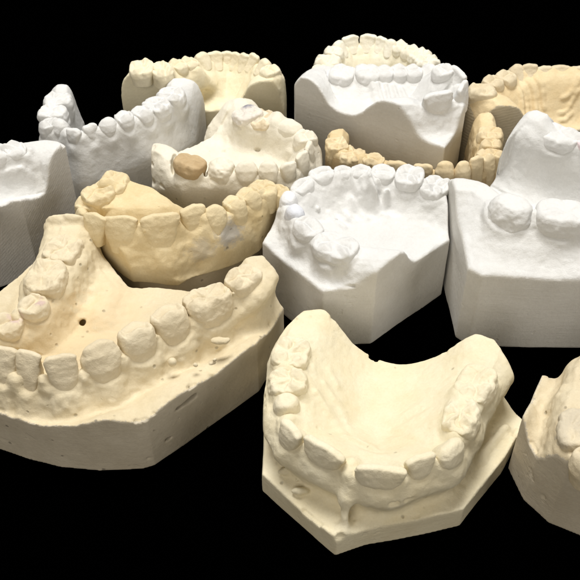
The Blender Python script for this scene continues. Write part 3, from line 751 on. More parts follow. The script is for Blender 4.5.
      dict(t='p', z=30, w=8.05, h=5, d=8, g=26.0, rough=2.5, x=28.0, y=247.0, wi=3.6, wo=3.6),
      dict(t='i', z=30, w=8.55, h=8, d=6.2, g=23.0, x=36.4, y=244.2, wi=3.6, wo=3.6),
      dict(t='i', z=30.5, w=6.64, h=8, d=6.2, g=23.5, x=44.1, y=242.4, wi=3.6, wo=3.6),
      dict(t='c', z=32, w=6.8, h=10, d=7.5, g=23.0, lean=-6, x=50.7, y=241.4, wi=3.23, wo=4.33),
      dict(t='c', z=32, w=5.86, h=10, d=7.5, g=23.0, lean=-6, x=56.6, y=241.4, wi=3.23, wo=4.33),
      dict(t='i', z=33, w=5.05, h=11, d=6.2, g=23.0, lean=-4, x=60.6, y=242.8, wi=3.33, wo=4.14),
      dict(t='p', z=33, w=5.23, h=10, d=8.6, g=24.0, lean=-4, x=64.6, y=245.1, wi=3.36, wo=4.09),
      dict(t='p', z=33, w=5.23, h=9, d=8.6, g=25.0, x=67.7, y=246.2, wi=3.6, wo=3.6),
      dict(t='p', z=33, w=5.86, h=7, d=8, g=27.0, x=68.0, y=251.9, wi=3.6, wo=3.6),
      dict(t='m', z=33, w=7.66, h=6, d=9, g=28.0, x=68.3, y=257.9, wi=3.6, wo=3.6),
      dict(t='g', z=30, g=30, w=0, h=0, d=0, x=69.0, y=268.5, wi=3.6, wo=3.6),
      dict(t='g', z=30, g=30, w=0, h=0, d=0, x=69.0, y=277.5, wi=3.6, wo=3.6),
    ],
    feat=[
    ]),
  dict(label='white cast behind the tan horseshoe, wavy flat heel facing the front', mats=('white_base', 'white_gum', 'white_tooth'), poly=[(2, 285), (52.4, 252.8), (61, 268.5), (63, 278), (63, 292), (58, 297), (12, 300), (4, 296), (1.5, 290)], prm={'hb': 29, 'tr': 0, 'hbn': 0.4, 'deep': 24, 'd0': 0, 'D': 15, 'kp': 7, 'flare': 0.3, 'flare_in': 0.4, 'kl': 5, 'vox': 0.42, 'tvox': 0.26, 'n1': 0.26, 'n2': 0.12, 'n3': 0.07, 'edge': 0.9, 'round': 5, 'chips': 3, 'blebs': 3}, origin=(35.2, 284.4), seed=60,
    row=[
      dict(t='g', z=36.5, g=36.5, w=0, h=0, d=0, wo=4.0, x=-1.7, y=265.4, wi=4.2),
      dict(t='g', z=37, g=37, w=0, h=0, d=0, wo=5.0, x=5.3, y=280.7, wi=4.2),
      dict(t='g', z=32.5, g=32.5, w=0, h=0, d=0, wo=5.0, x=11.9, y=295.9, wi=4.2),
      dict(t='m', z=36, w=9.54, h=5, d=10.6, g=32.0, wear=0.9, x=19.3, y=292.0, wi=4.2, wo=4.5),
      dict(t='m', z=36.5, w=9.54, h=5, d=10.6, g=32.5, wear=0.9, x=28.4, y=291.9, wi=4.2, wo=4.5),
      dict(t='p', z=36.5, w=6.89, h=5, d=8.6, g=32.5, wear=0.9, x=34.6, y=291.9, wi=4.2, wo=4.5),
      dict(t='p', z=36.5, w=6.89, h=6, d=8.6, g=31.5, wear=0.6, x=40.1, y=292.6, wi=4.2, wo=4.5),
      dict(t='p', z=36.5, w=6.89, h=6, d=8.6, g=31.5, wear=0.6, x=45.2, y=292.6, wi=4.2, wo=4.5),
      dict(t='c', z=37, w=7.95, h=5, d=7.5, g=33.0, x=51.0, y=292.4, wi=4.2, wo=4.5),
      dict(t='p', z=43.0, w=7.42, h=6, d=8.6, g=38.0, wear=0.5, x=54.1, y=282.1, wi=4.2, wo=4.5),
      dict(t='i', z=42.5, w=7.95, h=7, d=6.2, g=36.5, lean=-6, x=58.0, y=279.5, wi=3.94, wo=5.01),
      dict(t='i', z=42.0, w=8.48, h=9, d=6.2, g=34.0, lean=-8, x=58.2, y=272.4, wi=3.76, wo=5.38),
      dict(t='i', z=42.5, w=11.13, h=9, d=7.5, g=34.5, lean=-3, x=49.9, y=267.1, wi=4.04, wo=4.83),
      dict(t='g', z=38.0, g=38.0, w=0, h=0, d=0, wo=5.0, x=41.1, y=266.1, wi=4.2),
      dict(t='g', z=38, g=38, w=0, h=0, d=0, wo=5.0, x=31.4, y=264.3, wi=4.2),
      dict(t='g', z=38, g=38, w=0, h=0, d=0, wo=5.0, x=23.5, y=256.9, wi=4.2),
    ],
    feat=[
      dict(op='rise', p=(31.8, 286.4, 34), r=1.0, a=1.1, q=(33.7, 279.2, 31)),
      dict(op='rise', p=(34.7, 286.4, 34), r=1.0, a=1.1, q=(36.4, 278.9, 32)),
      dict(op='rise', p=(37.6, 286.4, 34), r=1.0, a=1.1, q=(39.4, 280.2, 32)),
      dict(op='rise', p=(40.4, 286.1, 35), r=1.0, a=1.1, q=(42.2, 280.6, 33)),
      dict(op='rise', p=(29.7, 286.7, 33), r=1.0, a=1.1, q=(31.0, 280.8, 30)),
      dict(op='add', p=(59.7, 266.1, 32), r=(2, 3, 4), k=2.0),
    ]),
  dict(label='small ivory upper arch farthest back, ridged palate facing the front', mats=('ivory_base', 'ivory_gum', 'ivory_tooth'), poly=[(8.4, 305.3), (8.9, 301.5), (33.3, 301.0), (55.1, 304.9), (57.3, 305.3), (59.0, 306.7), (60.0, 308.7), (60.1, 310.9), (59.2, 312.9), (55.2, 321.4), (51.6, 324.5), (49.9, 326.0), (45.9, 329.2), (33.5, 334.1), (31.3, 334.6), (24.9, 333.7), (22.7, 333.3), (21.0, 331.9), (16.4, 327.9), (13.5, 324.0), (12.5, 322.0), (9.9, 315.0), (8.5, 307.5)], prm={'hb': 14, 'deep': 13, 'd0': 1, 'D': 14, 'kp': 5, 'flare': 0.2, 'kl': 4, 'vox': 0.42, 'tvox': 0.28, 'n1': 0.25, 'edge': 0.7, 'blebs': 3}, origin=(34.7, 318.4), seed=67,
    row=[
      dict(t='g', z=23, g=23, w=0, h=0, d=0, x=13.8, y=302.5, wi=3.6, wo=3.6),
      dict(t='m', z=29, w=8.29, h=6, d=10.6, g=24.0, x=13.3, y=306.3, wi=3.6, wo=3.6),
      dict(t='m', z=29, w=7.76, h=6, d=10.6, g=24.0, x=14.7, y=313.8, wi=3.6, wo=3.6),
      dict(t='p', z=29, w=6.31, h=6, d=8.6, g=24.0, x=17.3, y=320.8, wi=3.6, wo=3.6),
      dict(t='c', z=29, w=5.86, h=7, d=7.5, g=23.0, x=20.2, y=324.7, wi=3.6, wo=3.6),
      dict(t='i', z=29, w=7.66, h=8, d=6.2, g=22.0, x=24.8, y=328.7, wi=3.6, wo=3.6),
      dict(t='i', z=29, w=7.21, h=8, d=6.2, g=22.0, x=31.2, y=329.6, wi=3.6, wo=3.6),
      dict(t='i', z=29, w=5.41, h=7, d=6.2, g=23.0, x=36.3, y=327.5, wi=3.6, wo=3.6),
      dict(t='c', z=29, w=5.41, h=7, d=7.5, g=23.0, x=40.1, y=325.5, wi=3.6, wo=3.6),
      dict(t='p', z=29, w=5.86, h=6, d=8.6, g=24.0, x=43.6, y=324.7, wi=3.6, wo=3.6),
      dict(t='p', z=29, w=6.76, h=6, d=8.6, g=24.0, x=47.6, y=321.5, wi=3.6, wo=3.6),
      dict(t='m', z=29, w=7.21, h=6, d=10.6, g=24.0, x=51.2, y=318.4, wi=3.6, wo=3.6),
      dict(t='m', z=29, w=7.21, h=6, d=10.6, g=24.0, x=53.4, y=313.0, wi=3.6, wo=3.6),
      dict(t='g', z=23, g=23, w=0, h=0, d=0, x=55.2, y=309.9, wi=3.6, wo=3.6),
    ],
    feat=[
      dict(op='ruga', p=(31, 319, 0), q=(24, 316, 0), r=0.6, bend=0.8),
      dict(op='ruga', p=(31, 316, 0), q=(24, 312.5, 0), r=0.6, bend=0.8),
      dict(op='ruga', p=(31, 313, 0), q=(25, 309, 0), r=0.6, bend=0.6),
      dict(op='ruga', p=(36, 319, 0), q=(43, 316, 0), r=0.6, bend=-0.8),
      dict(op='ruga', p=(36, 316, 0), q=(43, 312.5, 0), r=0.6, bend=-0.8),
      dict(op='ruga', p=(36, 313, 0), q=(42, 309, 0), r=0.6, bend=-0.6),
    ]),
  dict(label='cream upper jaw cast at the back left, round dimple in its palate', mats=('cream_base', 'cream_gum', 'cream_tooth'), poly=[(-2.2, 291.0), (-1.4, 294.5), (-1.3, 297.0), (-2.3, 299.2), (-5.7, 304.8), (-10.0, 310.3), (-11.9, 311.9), (-18.9, 315.7), (-22.1, 317.1), (-24.5, 317.7), (-26.9, 317.2), (-30.6, 315.5), (-35.3, 312.6), (-59.8, 295.8), (-61.7, 294.3), (-62.8, 292.2), (-62.9, 291.0)], prm={'hb': 18, 'deep': 16, 'd0': 1, 'D': 17, 'kp': 5, 'flare': 0.2, 'kl': 4, 'vox': 0.42, 'tvox': 0.28, 'n1': 0.28, 'edge': 0.8, 'blebs': 4}, origin=(-25.9, 304.6), seed=74,
    row=[
      dict(t='g', z=32, g=32, w=0, h=0, d=0, x=-56.2, y=282.9, wi=4.2, wo=4.0),
      dict(t='g', z=33, g=33, w=0, h=0, d=0, x=-57.5, y=290.8, wi=4.2, wo=4.0),
      dict(t='m', z=38, w=9.01, h=5.5, d=10.6, g=33.5, x=-54.2, y=292.8, wi=4.2, wo=4.0),
      dict(t='m', z=37.25, w=8.11, h=5.5, d=10.6, g=32.75, x=-47.0, y=292.7, wi=4.2, wo=4.0),
      dict(t='p', z=35.76, w=6.31, h=6, d=8.6, g=30.76, x=-41.8, y=298.9, wi=4.2, wo=4.0),
      dict(t='p', z=34.64, w=6.13, h=6.5, d=8.6, g=29.14, x=-37.8, y=302.3, wi=4.2, wo=4.0),
      dict(t='c', z=33.33, w=6.76, h=7, d=7.5, g=27.33, x=-33.0, y=307.6, wi=4.2, wo=4.0),
      dict(t='i', z=32.12, w=5.68, h=8, d=6.2, g=25.12, x=-28.3, y=310.5, wi=4.2, wo=4.0),
      dict(t='i', z=31.19, w=4.78, h=8, d=6.2, g=24.19, x=-24.6, y=312.2, wi=4.2, wo=4.0),
      dict(t='i', z=31.56, w=4.78, h=8, d=6.2, g=24.56, x=-21.4, y=310.8, wi=4.2, wo=4.0),
      dict(t='i', z=32.4, w=4.78, h=8, d=6.2, g=25.4, x=-17.9, y=308.5, wi=4.2, wo=4.0),
      dict(t='i', z=33.24, w=5.05, h=8, d=6.2, g=26.24, x=-14.4, y=307.0, wi=4.2, wo=4.0),
      dict(t='c', z=34.27, w=6.26, h=7, d=7.5, g=28.27, x=-10.1, y=301.5, wi=4.2, wo=4.0),
      dict(t='p', z=34.92, w=6.79, h=6, d=8.6, g=29.92, x=-7.4, y=296.0, wi=4.2, wo=4.0),
      dict(t='g', z=32.11, g=32.11, w=0, h=0, d=0, wi=5.0, x=-6.7, y=295.9, wo=4.0),
      dict(t='g', z=31.14, g=31.14, w=0, h=0, d=0, wi=6.0, x=-8.5, y=292.6, wo=4.0),
      dict(t='g', z=30.17, g=30.17, w=0, h=0, d=0, wi=6.0, x=-10.1, y=280.5, wo=4.0),
    ],
    feat=[
      dict(op='sub', p=(-31.1, 295.8, 21.5), r=(5, 4.2, 3.0), k=3),
      dict(op='rise', p=(-33.9, 299.2, 22), r=2.5, a=1.5, q=(-28.3, 300.6, 22)),
      dict(op='rise', p=(-26.5, 292.8, 19), r=2.5, a=1.2),
    ]),
  dict(label='white horseshoe lower jaw cast at the back left, black gap between its arms', mats=('white_base', 'white_gum', 'white_tooth'), poly=[(-91.7, 287.7), (-90.6, 266.7), (-89.9, 259.3), (-88.5, 256.1), (-85.7, 253.8), (-76.2, 249.7), (-72.8, 248.8), (-69.3, 249.5), (-53.8, 256.4), (-48.2, 260.3), (-45.4, 262.5), (-40.8, 267.7), (-36.5, 274.3), (-34.8, 277.4), (-31.7, 290.0), (-91.7, 290.0)], prm={'hollow': 6, 'hb': 10, 'pap': 0.6, 'rl': 4, 'n3': 0.04, 'hbn': 0.5, 'deep': 16, 'D': 6, 'kp': 3, 'flare': 0.3, 'flare_in': 0.1, 'kl': 8, 'vox': 0.42, 'tvox': 0.26, 'n1': 0.07, 'n2': 0.09, 'edge': 1.0, 'chips': 3, 'blebs': 6}, origin=(-65.5, 265.6), seed=81,
    row=[
      dict(t='g', z=30, g=30, w=0, h=0, d=0, x=-83.9, y=298.7, wi=3.4, wo=3.4),
      dict(t='g', z=31, g=31, w=0, h=0, d=0, x=-83.9, y=289.3, wi=3.4, wo=3.4),
      dict(t='m', z=35, w=8.26, h=5.5, d=10.6, g=30.5, wear=0.4, x=-82.2, y=276.1, wi=3.4, wo=3.4),
      dict(t='m', z=35, w=8.26, h=5.5, d=10.6, g=30.5, wear=0.4, x=-82.8, y=268.3, wi=3.4, wo=3.4),
      dict(t='p', z=35, w=5.86, h=6, d=8.6, g=30.0, x=-82.1, y=260.9, wi=3.4, wo=3.4),
      dict(t='c', z=35, w=5.86, h=6, d=7.5, g=30.0, lean=-8, x=-78.1, y=261.5, wi=3.11, wo=3.98),
      dict(t='i', z=34.5, w=5.23, h=5.5, d=6.2, g=30.0, lean=-8, x=-72.6, y=256.8, wi=3.13, wo=3.94),
      dict(t='i', z=34.5, w=5.23, h=6, d=6.2, g=29.5, lean=-8, x=-68.6, y=259.2, wi=3.11, wo=3.98),
      dict(t='c', z=35.5, w=6.49, h=6, d=7.5, g=30.5, lean=-8, x=-62.7, y=261.4, wi=3.11, wo=3.98),
      dict(t='p', z=36, w=6.49, h=6, d=8.6, g=31.0, lean=-6, x=-57.1, y=263.7, wi=3.18, wo=3.84),
      dict(t='p', z=35.5, w=7.21, h=6, d=8.6, g=30.5, lean=-6, x=-51.5, y=267.6, wi=3.18, wo=3.84),
      dict(t='m', z=35, w=8.56, h=6.5, d=10.6, g=29.5, wear=0.2, x=-46.9, y=272.8, wi=3.4, wo=3.4),
      dict(t='m', z=35, w=8.56, h=6, d=10.6, g=30.0, wear=0.2, x=-42.6, y=279.4, wi=3.4, wo=3.4),
      dict(t='g', z=33.5, g=33.5, w=0, h=0, d=0, wo=5.5, wi=5.0, x=-40.4, y=288.6),
      dict(t='g', z=32.5, g=32.5, w=0, h=0, d=0, wo=5.5, wi=5.0, x=-38.5, y=295.9),
    ],
    feat=[
    ]),
  dict(label='cream lower jaw cast with one brown block tooth and an inky back molar', mats=('cream2_base', 'cream2_gum', 'cream2_tooth'), poly=[(-46.5, 241.1), (-35.2, 232.6), (2.7, 232.5), (3.7, 233.2), (7.6, 237.5), (8.9, 240.1), (11.0, 244.7), (11.0, 255.9), (10.5, 257.0), (5.2, 263.0), (-12.5, 279.5), (-14.7, 281.4), (-17.5, 282.1), (-20.4, 281.5), (-22.7, 279.8), (-33.6, 270.9), (-46.5, 257.6)], prm={'hb': 17, 'hbn': 0.6, 'deep': 23, 'D': 7, 'kp': 5, 'flare': 0.35, 'kl': 6, 'vox': 0.42, 'tvox': 0.26, 'n1': 0.35, 'n2': 0.18, 'edge': 0.9, 'blebs': 10}, origin=(-11.1, 257.1), seed=88,
    row=[
      dict(t='g', z=29.5, g=29.5, w=0, h=0, d=0, x=-48.5, y=250.6, wi=4.2, wo=4.5),
      dict(t='g', z=31, g=31, w=0, h=0, d=0, wo=4.0, x=-43.0, y=248.5, wi=4.2),
      dict(t='m', z=35, w=10.73, h=5.5, d=8.5, g=29.5, lean=-8, wear=0.8, m='brown', rough=0.7, label='brown stained block tooth with dark gaps at both sides', x=-32.2, y=238.4, wi=3.93, wo=5.04),
      dict(t='s', z=34, w=9.32, h=6, d=9, g=29.0, rough=2.4, x=-22.3, y=237.6, wi=4.2, wo=4.5),
      dict(t='c', z=34.5, w=7.62, h=8, d=8, g=27.5, lean=-10, x=-14.2, y=238.0, wi=3.71, wo=5.47),
      dict(t='c', z=34.5, w=6.94, h=9, d=8, g=26.5, lean=-10, x=-7.1, y=238.0, wi=3.65, wo=5.59),
      dict(t='i', z=34.5, w=5.58, h=7.5, d=6.2, g=28.0, lean=-8, x=-1.3, y=237.4, wi=3.83, wo=5.23),
      dict(t='i', z=35, w=5.99, h=9, d=6.2, g=27.0, lean=-6, x=2.6, y=241.7, wi=3.87, wo=5.16),
      dict(t='i', z=35, w=5.78, h=9, d=6.2, g=27.0, x=4.9, y=246.7, wi=4.2, wo=4.5),
      dict(t='p', z=35, w=7.03, h=7, d=8.6, g=29.0, x=5.3, y=253.1, wi=4.2, wo=4.5),
      dict(t='s', z=35, w=9.68, h=4, d=8, g=32.0, x=0.0, y=259.1, wi=4.2, wo=4.5),
      dict(t='g', z=34, g=34, w=0, h=0, d=0, x=-4.8, y=263.0, wi=4.2, wo=4.5),
      dict(t='m', z=34.5, w=8.11, h=4, d=10.6, g=31.5, rough=2, wear=0.2, m='warm', x=-9.6, y=264.7, wi=4.2, wo=4.5),
      dict(t='m', z=35.5, w=8.56, h=5, d=10.6, g=31.5, rough=2.2, m='ink', wear=0.6, x=-14.8, y=266.3, wi=4.2, wo=4.5),
      dict(t='g', z=32, g=32, w=0, h=0, d=0, wo=6.0, wi=5.0, x=-17.7, y=275.6),
    ],
    feat=[
      dict(op='sub', p=(-27.4, 240.3, 32), r=(0.9, 5, 4.5), k=0.4),
      dict(op='sub', p=(-38.3, 241.4, 32), r=(0.9, 5, 4.5), k=0.4),
      dict(op='add', p=(-21.7, 274.9, 22), r=(8, 7, 4), k=5),
      dict(op='sub', p=(-17.2, 264.8, 25), r=(0.9, 0.5, 0.5), k=0.3),
      dict(op='sub', p=(-11.1, 258.4, 24), r=(0.9, 0.5, 0.5), k=0.3),
      dict(op='rise', p=(-12.4, 269.2, 25), r=1.0, a=0.6, q=(-3.5, 264.4, 24)),
    ]),
  dict(label='yellow upper jaw cast with wide front teeth and a grey smudge on its gum', mats=('yellow_base', 'yellow_gum', 'yellow_tooth'), poly=[(-70, 218), (-68, 211.5), (-61, 210), (-54, 204.6), (-48, 199.5), (-34, 198.5), (-12, 211.5), (-9.5, 213.5), (-4.5, 223.5), (-3, 230), (-10, 231), (-22, 222), (-36, 220), (-57, 231.5), (-64, 230), (-68, 222)], prm={'hb': 17, 'hby': 0.02, 'hbn': 1.6, 'deep': 33.5, 'D': 8, 'kp': 4, 'flare': 0.12, 'under': 17, 'inset': 3.2, 'belly': 1.2, 'bz': 9, 'kl': 4, 'pap': 2.5, 'vox': 0.4, 'tvox': 0.24, 'n1': 0.45, 'n2': 0.2, 'edge': 0.6, 'blebs': 14}, origin=(-38.8, 217.3), seed=95,
    row=[
      dict(t='g', z=32.5, g=32.5, w=0, h=0, d=0, x=-55.5, y=236.4, wi=4.2, wo=4.6),
      dict(t='m', z=37.5, w=10.6, h=4.5, d=9, g=34.0, rough=1.6, x=-54.8, y=224.9, wi=4.2, wo=4.6),
      dict(t='m', z=37.5, w=10.07, h=5, d=9, g=33.5, rough=1.5, x=-59.0, y=219.8, wi=4.2, wo=4.6),
      dict(t='p', z=35, w=7.42, h=8, d=8.6, g=28.0, x=-62.4, y=217.6, wi=4.2, wo=4.6),
      dict(t='c', z=35, w=6.57, h=10, d=7.5, g=26.0, lean=-4, x=-61.9, y=212.7, wi=3.96, wo=5.09),
      dict(t='i', z=37, w=7.63, h=8.5, d=6.2, g=29.5, lean=-12, x=-57.0, y=208.3, wi=3.58, wo=5.84),
      dict(t='i', z=37, w=10.39, h=10, d=6.2, g=28.0, lean=-12, x=-50.1, y=207.4, wi=3.47, wo=6.06),
      dict(t='i', z=37.5, w=11.66, h=10, d=7, g=28.5, lean=-12, x=-39.1, y=207.7, wi=3.47, wo=6.06),
      dict(t='i', z=37, w=7.95, h=7.5, d=7, g=30.5, lean=-12, x=-30.0, y=212.1, wi=3.65, wo=5.69),
      dict(t='c', z=36, w=7.63, h=8, d=7.5, g=29.0, lean=-12, x=-23.2, y=213.4, wi=3.62, wo=5.76),
      dict(t='p', z=36, w=7.0, h=8, d=8.6, g=29.0, lean=-12, x=-17.4, y=216.8, wi=3.62, wo=5.76),
      dict(t='p', z=36, w=7.42, h=7, d=8.6, g=30.0, lean=-12, x=-13.2, y=220.8, wi=3.69, wo=5.62),
      dict(t='m', z=35.5, w=9.01, h=7, d=9, g=29.5, lean=-4, x=-8.4, y=224.0, wi=4.03, wo=4.94),
      dict(t='p', z=34, w=6.36, h=6, d=8.6, g=29.0, x=-3.8, y=224.9, wi=4.2, wo=4.6),
      dict(t='g', z=30, g=30, w=0, h=0, d=0, x=0.0, y=234.4, wi=4.2, wo=4.6),
    ],
    feat=[
      dict(op='add', p=(-44.9, 205, 32.03), r=0.9, k=1.5, q=(-46.2, 202.5, 22.22)),
      dict(op='add', p=(-46.2, 202.5, 22.22), r=1.1, k=2, q=(-48.0, 200.5, 14.9)),
      dict(op='rise', p=(-48.2, 222.9, 34), r=3, a=0.8, q=(-43.6, 223.9, 34)),
      dict(op='rise', p=(-54.1, 222.9, 34), r=2.5, a=1.0),
      dict(op='rise', p=(-31.2, 221.9, 32), r=6, a=-5, q=(-20.3, 222.9, 32)),
      dict(op='sub', p=(-38.5, 222.4, 34), r=0.5, k=0.4),
      dict(op='sub', p=(-8.2, 226.6, 18), r=0.6, k=0.4, late=1),
      dict(op='sub', p=(-9.1, 222.3, 14), r=0.5, k=0.4, late=1),
      dict(op='add', p=(-42.7, 198.8, 17), r=(5, 2, 2), k=1.5),
    ]),
  dict(label='white cast cut off by the left edge, diagonal saw lines across its end', mats=('white_saw', 'white_gum2', 'white_tooth'), poly=[(-84, 221), (-73, 243), (-75, 246), (-120, 250), (-140, 235), (-130, 215), (-100, 212)], prm={'hb': 27, 'hbn': 0.5, 'deep': 23, 'd0': 1, 'D': 11, 'kp': 6, 'flare': 0.4, 'kl': 6, 'vox': 0.42, 'tvox': 0.28, 'n1': 0.28, 'n2': 0.12, 'n3': 0.07, 'edge': 0.9, 'chips': 3, 'blebs': 3}, origin=(-103.1, 231.7), seed=102,
    row=[
      dict(t='g', z=36, g=36, w=0, h=0, d=0, wi=6.0, x=-64.8, y=241.4, wo=4.5),
      dict(t='g', z=37, g=37, w=0, h=0, d=0, wi=6.0, x=-73.2, y=240.5, wo=4.5),
      dict(t='g', z=37, g=37, w=0, h=0, d=0, wi=6.0, x=-80.9, y=241.6, wo=4.5),
      dict(t='p', z=41, w=7.21, h=5, d=8.6, g=37.0, x=-87.5, y=237.5, wi=4.2, wo=4.5),
      dict(t='p', z=41, w=7.21, h=6, d=8.6, g=36.0, x=-92.2, y=235.9, wi=4.2, wo=4.5),
      dict(t='c', z=41, w=7.21, h=7, d=7.5, g=35.0, x=-98.2, y=234.3, wi=4.2, wo=4.5),
      dict(t='i', z=41, w=7.21, h=8, d=6.2, g=34.0, x=-102.7, y=230.0, wi=4.2, wo=4.5),
      dict(t='i', z=41, w=7.21, h=8, d=6.2, g=34.0, x=-104.7, y=223.8, wi=4.2, wo=4.5),
      dict(t='c', z=41, w=7.21, h=8, d=7.5, g=34.0, x=-104.5, y=216.2, wi=4.2, wo=4.5),
      dict(t='p', z=39, w=7.21, h=7, d=8.6, g=33.0, x=-101.6, y=212.5, wi=4.2, wo=4.5),
      dict(t='m', z=38, w=8.68, h=6, d=10.6, g=33.0, x=-94.9, y=209.0, wi=4.2, wo=4.5),
      dict(t='g', z=32, g=32, w=0, h=0, d=0, x=-88.7, y=214.5, wi=4.2, wo=4.5),
      dict(t='g', z=31, g=31, w=0, h=0, d=0, wi=5.0, x=-82.9, y=218.2, wo=4.5),
      dict(t='g', z=29, g=29, w=0, h=0, d=0, x=-76.9, y=221.7, wi=4.2, wo=4.5),
    ],
    feat=[
      dict(op='rise', p=(-92.1, 237.3, 33), r=1.0, a=0.8, q=(-82.8, 238.1, 32)),
      dict(op='rise', p=(-90.9, 233.3, 30), r=1.0, a=0.8, q=(-83.2, 235.7, 29)),
      dict(op='rise', p=(-89.4, 230.6, 28), r=1.0, a=0.7, q=(-82.8, 232.7, 28)),
      dict(op='sub', p=(-86.4, 217.2, 31), r=0.4, k=0.3),
    ]),
]

# ------------------------------------------------------------------ palette: base colours of the plasters
W1, W2 = (.70, .695, .675), (.64, .63, .60)
MAT = {}
INK = (-3.6, 12.8, 34.5, 2.6, (.20, .20, .25), .85)
def mat(key, *a, **k):
    MAT[key] = plaster(key + '_plaster', *a, **k)
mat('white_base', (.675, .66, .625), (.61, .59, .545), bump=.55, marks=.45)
mat('white_gum', W1, W2, bump=.6); mat('white_gum2', W1, W2, bump=.6)
mat('white_tooth', W1, (.66, .65, .625), bump=.55, rough=.7)
mat('white_saw', (.70, .68, .645), (.64, .62, .58), bump=.6, saw=(0.6, 0.9, 0.4, 330, .14))
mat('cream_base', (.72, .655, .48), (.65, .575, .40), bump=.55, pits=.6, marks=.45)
mat('cream_gum', (.78, .71, .525), (.73, .64, .43), bump=.55, pits=.3)
mat('cream_tooth', (.79, .72, .545), (.74, .655, .455), bump=.6)
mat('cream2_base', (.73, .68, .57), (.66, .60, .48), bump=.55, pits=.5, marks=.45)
mat('cream2_gum', (.78, .73, .61), (.70, .64, .51), bump=.6, pits=.4)
mat('cream2_tooth', (.77, .72, .60), (.71, .65, .52), bump=.4)
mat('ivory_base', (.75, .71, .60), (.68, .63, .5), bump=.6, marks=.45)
mat('ivory_gum', (.80, .755, .61), (.76, .69, .51), bump=.6)
mat('ivory_tooth', (.81, .775, .66), (.78, .72, .57), bump=.6)
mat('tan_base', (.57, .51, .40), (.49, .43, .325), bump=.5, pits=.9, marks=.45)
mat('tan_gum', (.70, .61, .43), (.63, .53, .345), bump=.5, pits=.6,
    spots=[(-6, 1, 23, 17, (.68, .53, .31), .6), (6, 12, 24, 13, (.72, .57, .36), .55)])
mat('tan_gum2', (.70, .61, .43), (.62, .515, .34), bump=.6, pits=.7)
mat('tan_tooth', (.72, .63, .455), (.65, .55, .375), bump=.65)
mat('tan_saw', (.56, .49, .36), (.49, .42, .29), bump=.55, saw=(0, 1.35, 0, 260, .4))
mat('straw_gum', (.72, .60, .385), (.66, .51, .29), bump=.65)
mat('straw_tooth', (.70, .61, .44), (.62, .52, .35), bump=.65)
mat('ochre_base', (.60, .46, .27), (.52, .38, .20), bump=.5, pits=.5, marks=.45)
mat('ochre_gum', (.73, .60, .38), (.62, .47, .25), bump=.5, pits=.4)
mat('ochre_tooth', (.75, .63, .42), (.63, .49, .28), bump=.4)
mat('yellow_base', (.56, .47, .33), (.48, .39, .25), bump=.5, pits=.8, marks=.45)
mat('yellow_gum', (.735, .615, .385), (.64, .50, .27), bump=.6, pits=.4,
    spots=[(21, -9, 28, 5.5, (.42, .40, .37), .85), (12, -13, 25, 5, (.46, .43, .37), .5)])
mat('yellow_tooth', (.735, .625, .405), (.65, .525, .31), bump=.65)
# marked teeth
mat('pink', (.72, .63, .455), (.65, .55, .375), bump=.55, spots=[(-12.2, 5.2, 34, 2.4, (.50, .32, .36), .6), (-18.3, .5, 32, 2.4, (.50, .32, .38), .6)])
mat('grey', (.70, .61, .44), (.59, .52, .39), bump=.8, mott=.3, grain=.6)
mat('blue', (.78, .78, .78), (.66, .675, .72), bump=.7, mott=.3)
mat('pinkw', (.78, .70, .69), (.72, .58, .60), bump=.6)
mat('brown', (.55, .42, .25), (.45, .32, .17), bump=.5, mott=.4)
mat('warm', (.74, .65, .49), (.62, .50, .32), bump=.6)
mat('ink', (.77, .72, .62), (.66, .61, .55), bump=.6, spots=[INK])

for S in CASTS:
    b, g_, t_ = S['mats']
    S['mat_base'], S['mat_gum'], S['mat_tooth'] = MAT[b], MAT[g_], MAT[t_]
    S['tmats'] = MAT
    build_cast(S)

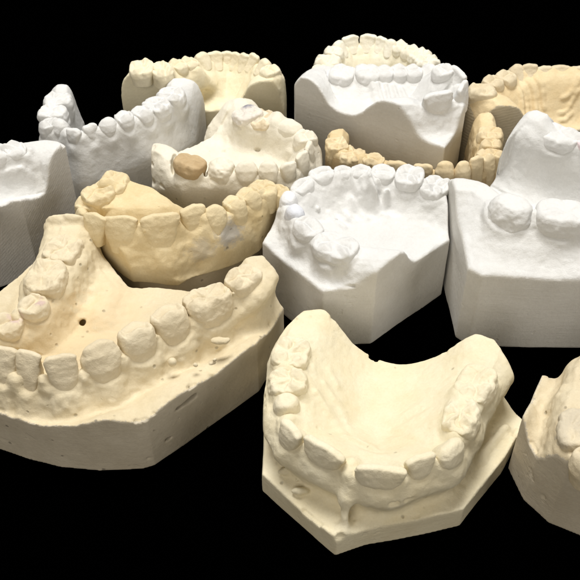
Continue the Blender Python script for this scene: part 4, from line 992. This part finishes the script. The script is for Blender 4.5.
# ------------------------------------------------------------------ surface the casts stand on
me = bpy.data.meshes.new('tabletop')
me.from_pydata([(-3, -1, 0), (3, -1, 0), (3, 4, 0), (-3, 4, 0)], [], [(0, 1, 2, 3)])
gm = bpy.data.materials.new('cutout_black'); gm.use_nodes = True  # near-black stand-in for a cut-out background; no contact shadows show on it
gb = gm.node_tree.nodes['Principled BSDF']
gb.inputs['Roughness'].default_value = 1; gb.inputs['Specular IOR Level'].default_value = 0
gn = gm.node_tree.nodes.new('ShaderNodeTexNoise'); gn.inputs['Scale'].default_value = 300
gr = gm.node_tree.nodes.new('ShaderNodeValToRGB')
gr.color_ramp.elements[0].color = (.00005, .00005, .00005, 1); gr.color_ramp.elements[1].color = (.00012, .00012, .00012, 1)
gm.node_tree.links.new(gn.outputs['Fac'], gr.inputs['Fac']); gm.node_tree.links.new(gr.outputs['Color'], gb.inputs['Base Color'])
me.materials.append(gm)
to = bpy.data.objects.new('tabletop', me); bpy.context.scene.collection.objects.link(to)
to['kind'] = 'structure'

# ------------------------------------------------------------------ lamps
def lamp(name, loc, target, size, power, col, sy=None):
    d = bpy.data.lights.new(name, 'AREA'); d.shape = 'RECTANGLE'; d.size = size; d.size_y = sy or size
    d.energy = power; d.color = col
    o = bpy.data.objects.new(name, d); o.location = loc
    o.rotation_euler = (Vector(target) - Vector(loc)).to_track_quat('-Z', 'Y').to_euler()
    bpy.context.scene.collection.objects.link(o)
lamp('softbox', (-.04, .40, .78), (0, .23, 0), .42, 8.4, (1, .985, .96), .30)
lamp('front_fill', (-.55, -.95, .75), (0, .22, 0), 1.0, 8.8, (1, .93, .82))
lamp('side_fill', (.95, -.15, .45), (0, .22, 0), .6, 4.0, (1, .95, .87))

w = bpy.data.worlds.new('World'); bpy.context.scene.world = w; w.use_nodes = True
w.node_tree.nodes['Background'].inputs[0].default_value = (0, 0, 0, 1)
w.node_tree.nodes['Background'].inputs[1].default_value = 0

# ------------------------------------------------------------------ camera
cam = bpy.data.cameras.new('camera'); cam.sensor_width = 36; cam.lens = 36 * 900 / 580
cam.dof.use_dof = True; cam.dof.focus_distance = .255; cam.dof.aperture_fstop = 90
cam.clip_start = .01; cam.clip_end = 50
co = bpy.data.objects.new('camera', cam); co.location = (0, 0, .206)
co.rotation_euler = (math.radians(90 - 44), 0, 0)
bpy.context.scene.collection.objects.link(co); bpy.context.scene.camera = co
vs = bpy.context.scene.view_settings
vs.view_transform = 'Standard'; vs.look = 'None'; vs.exposure = 0; vs.gamma = 1
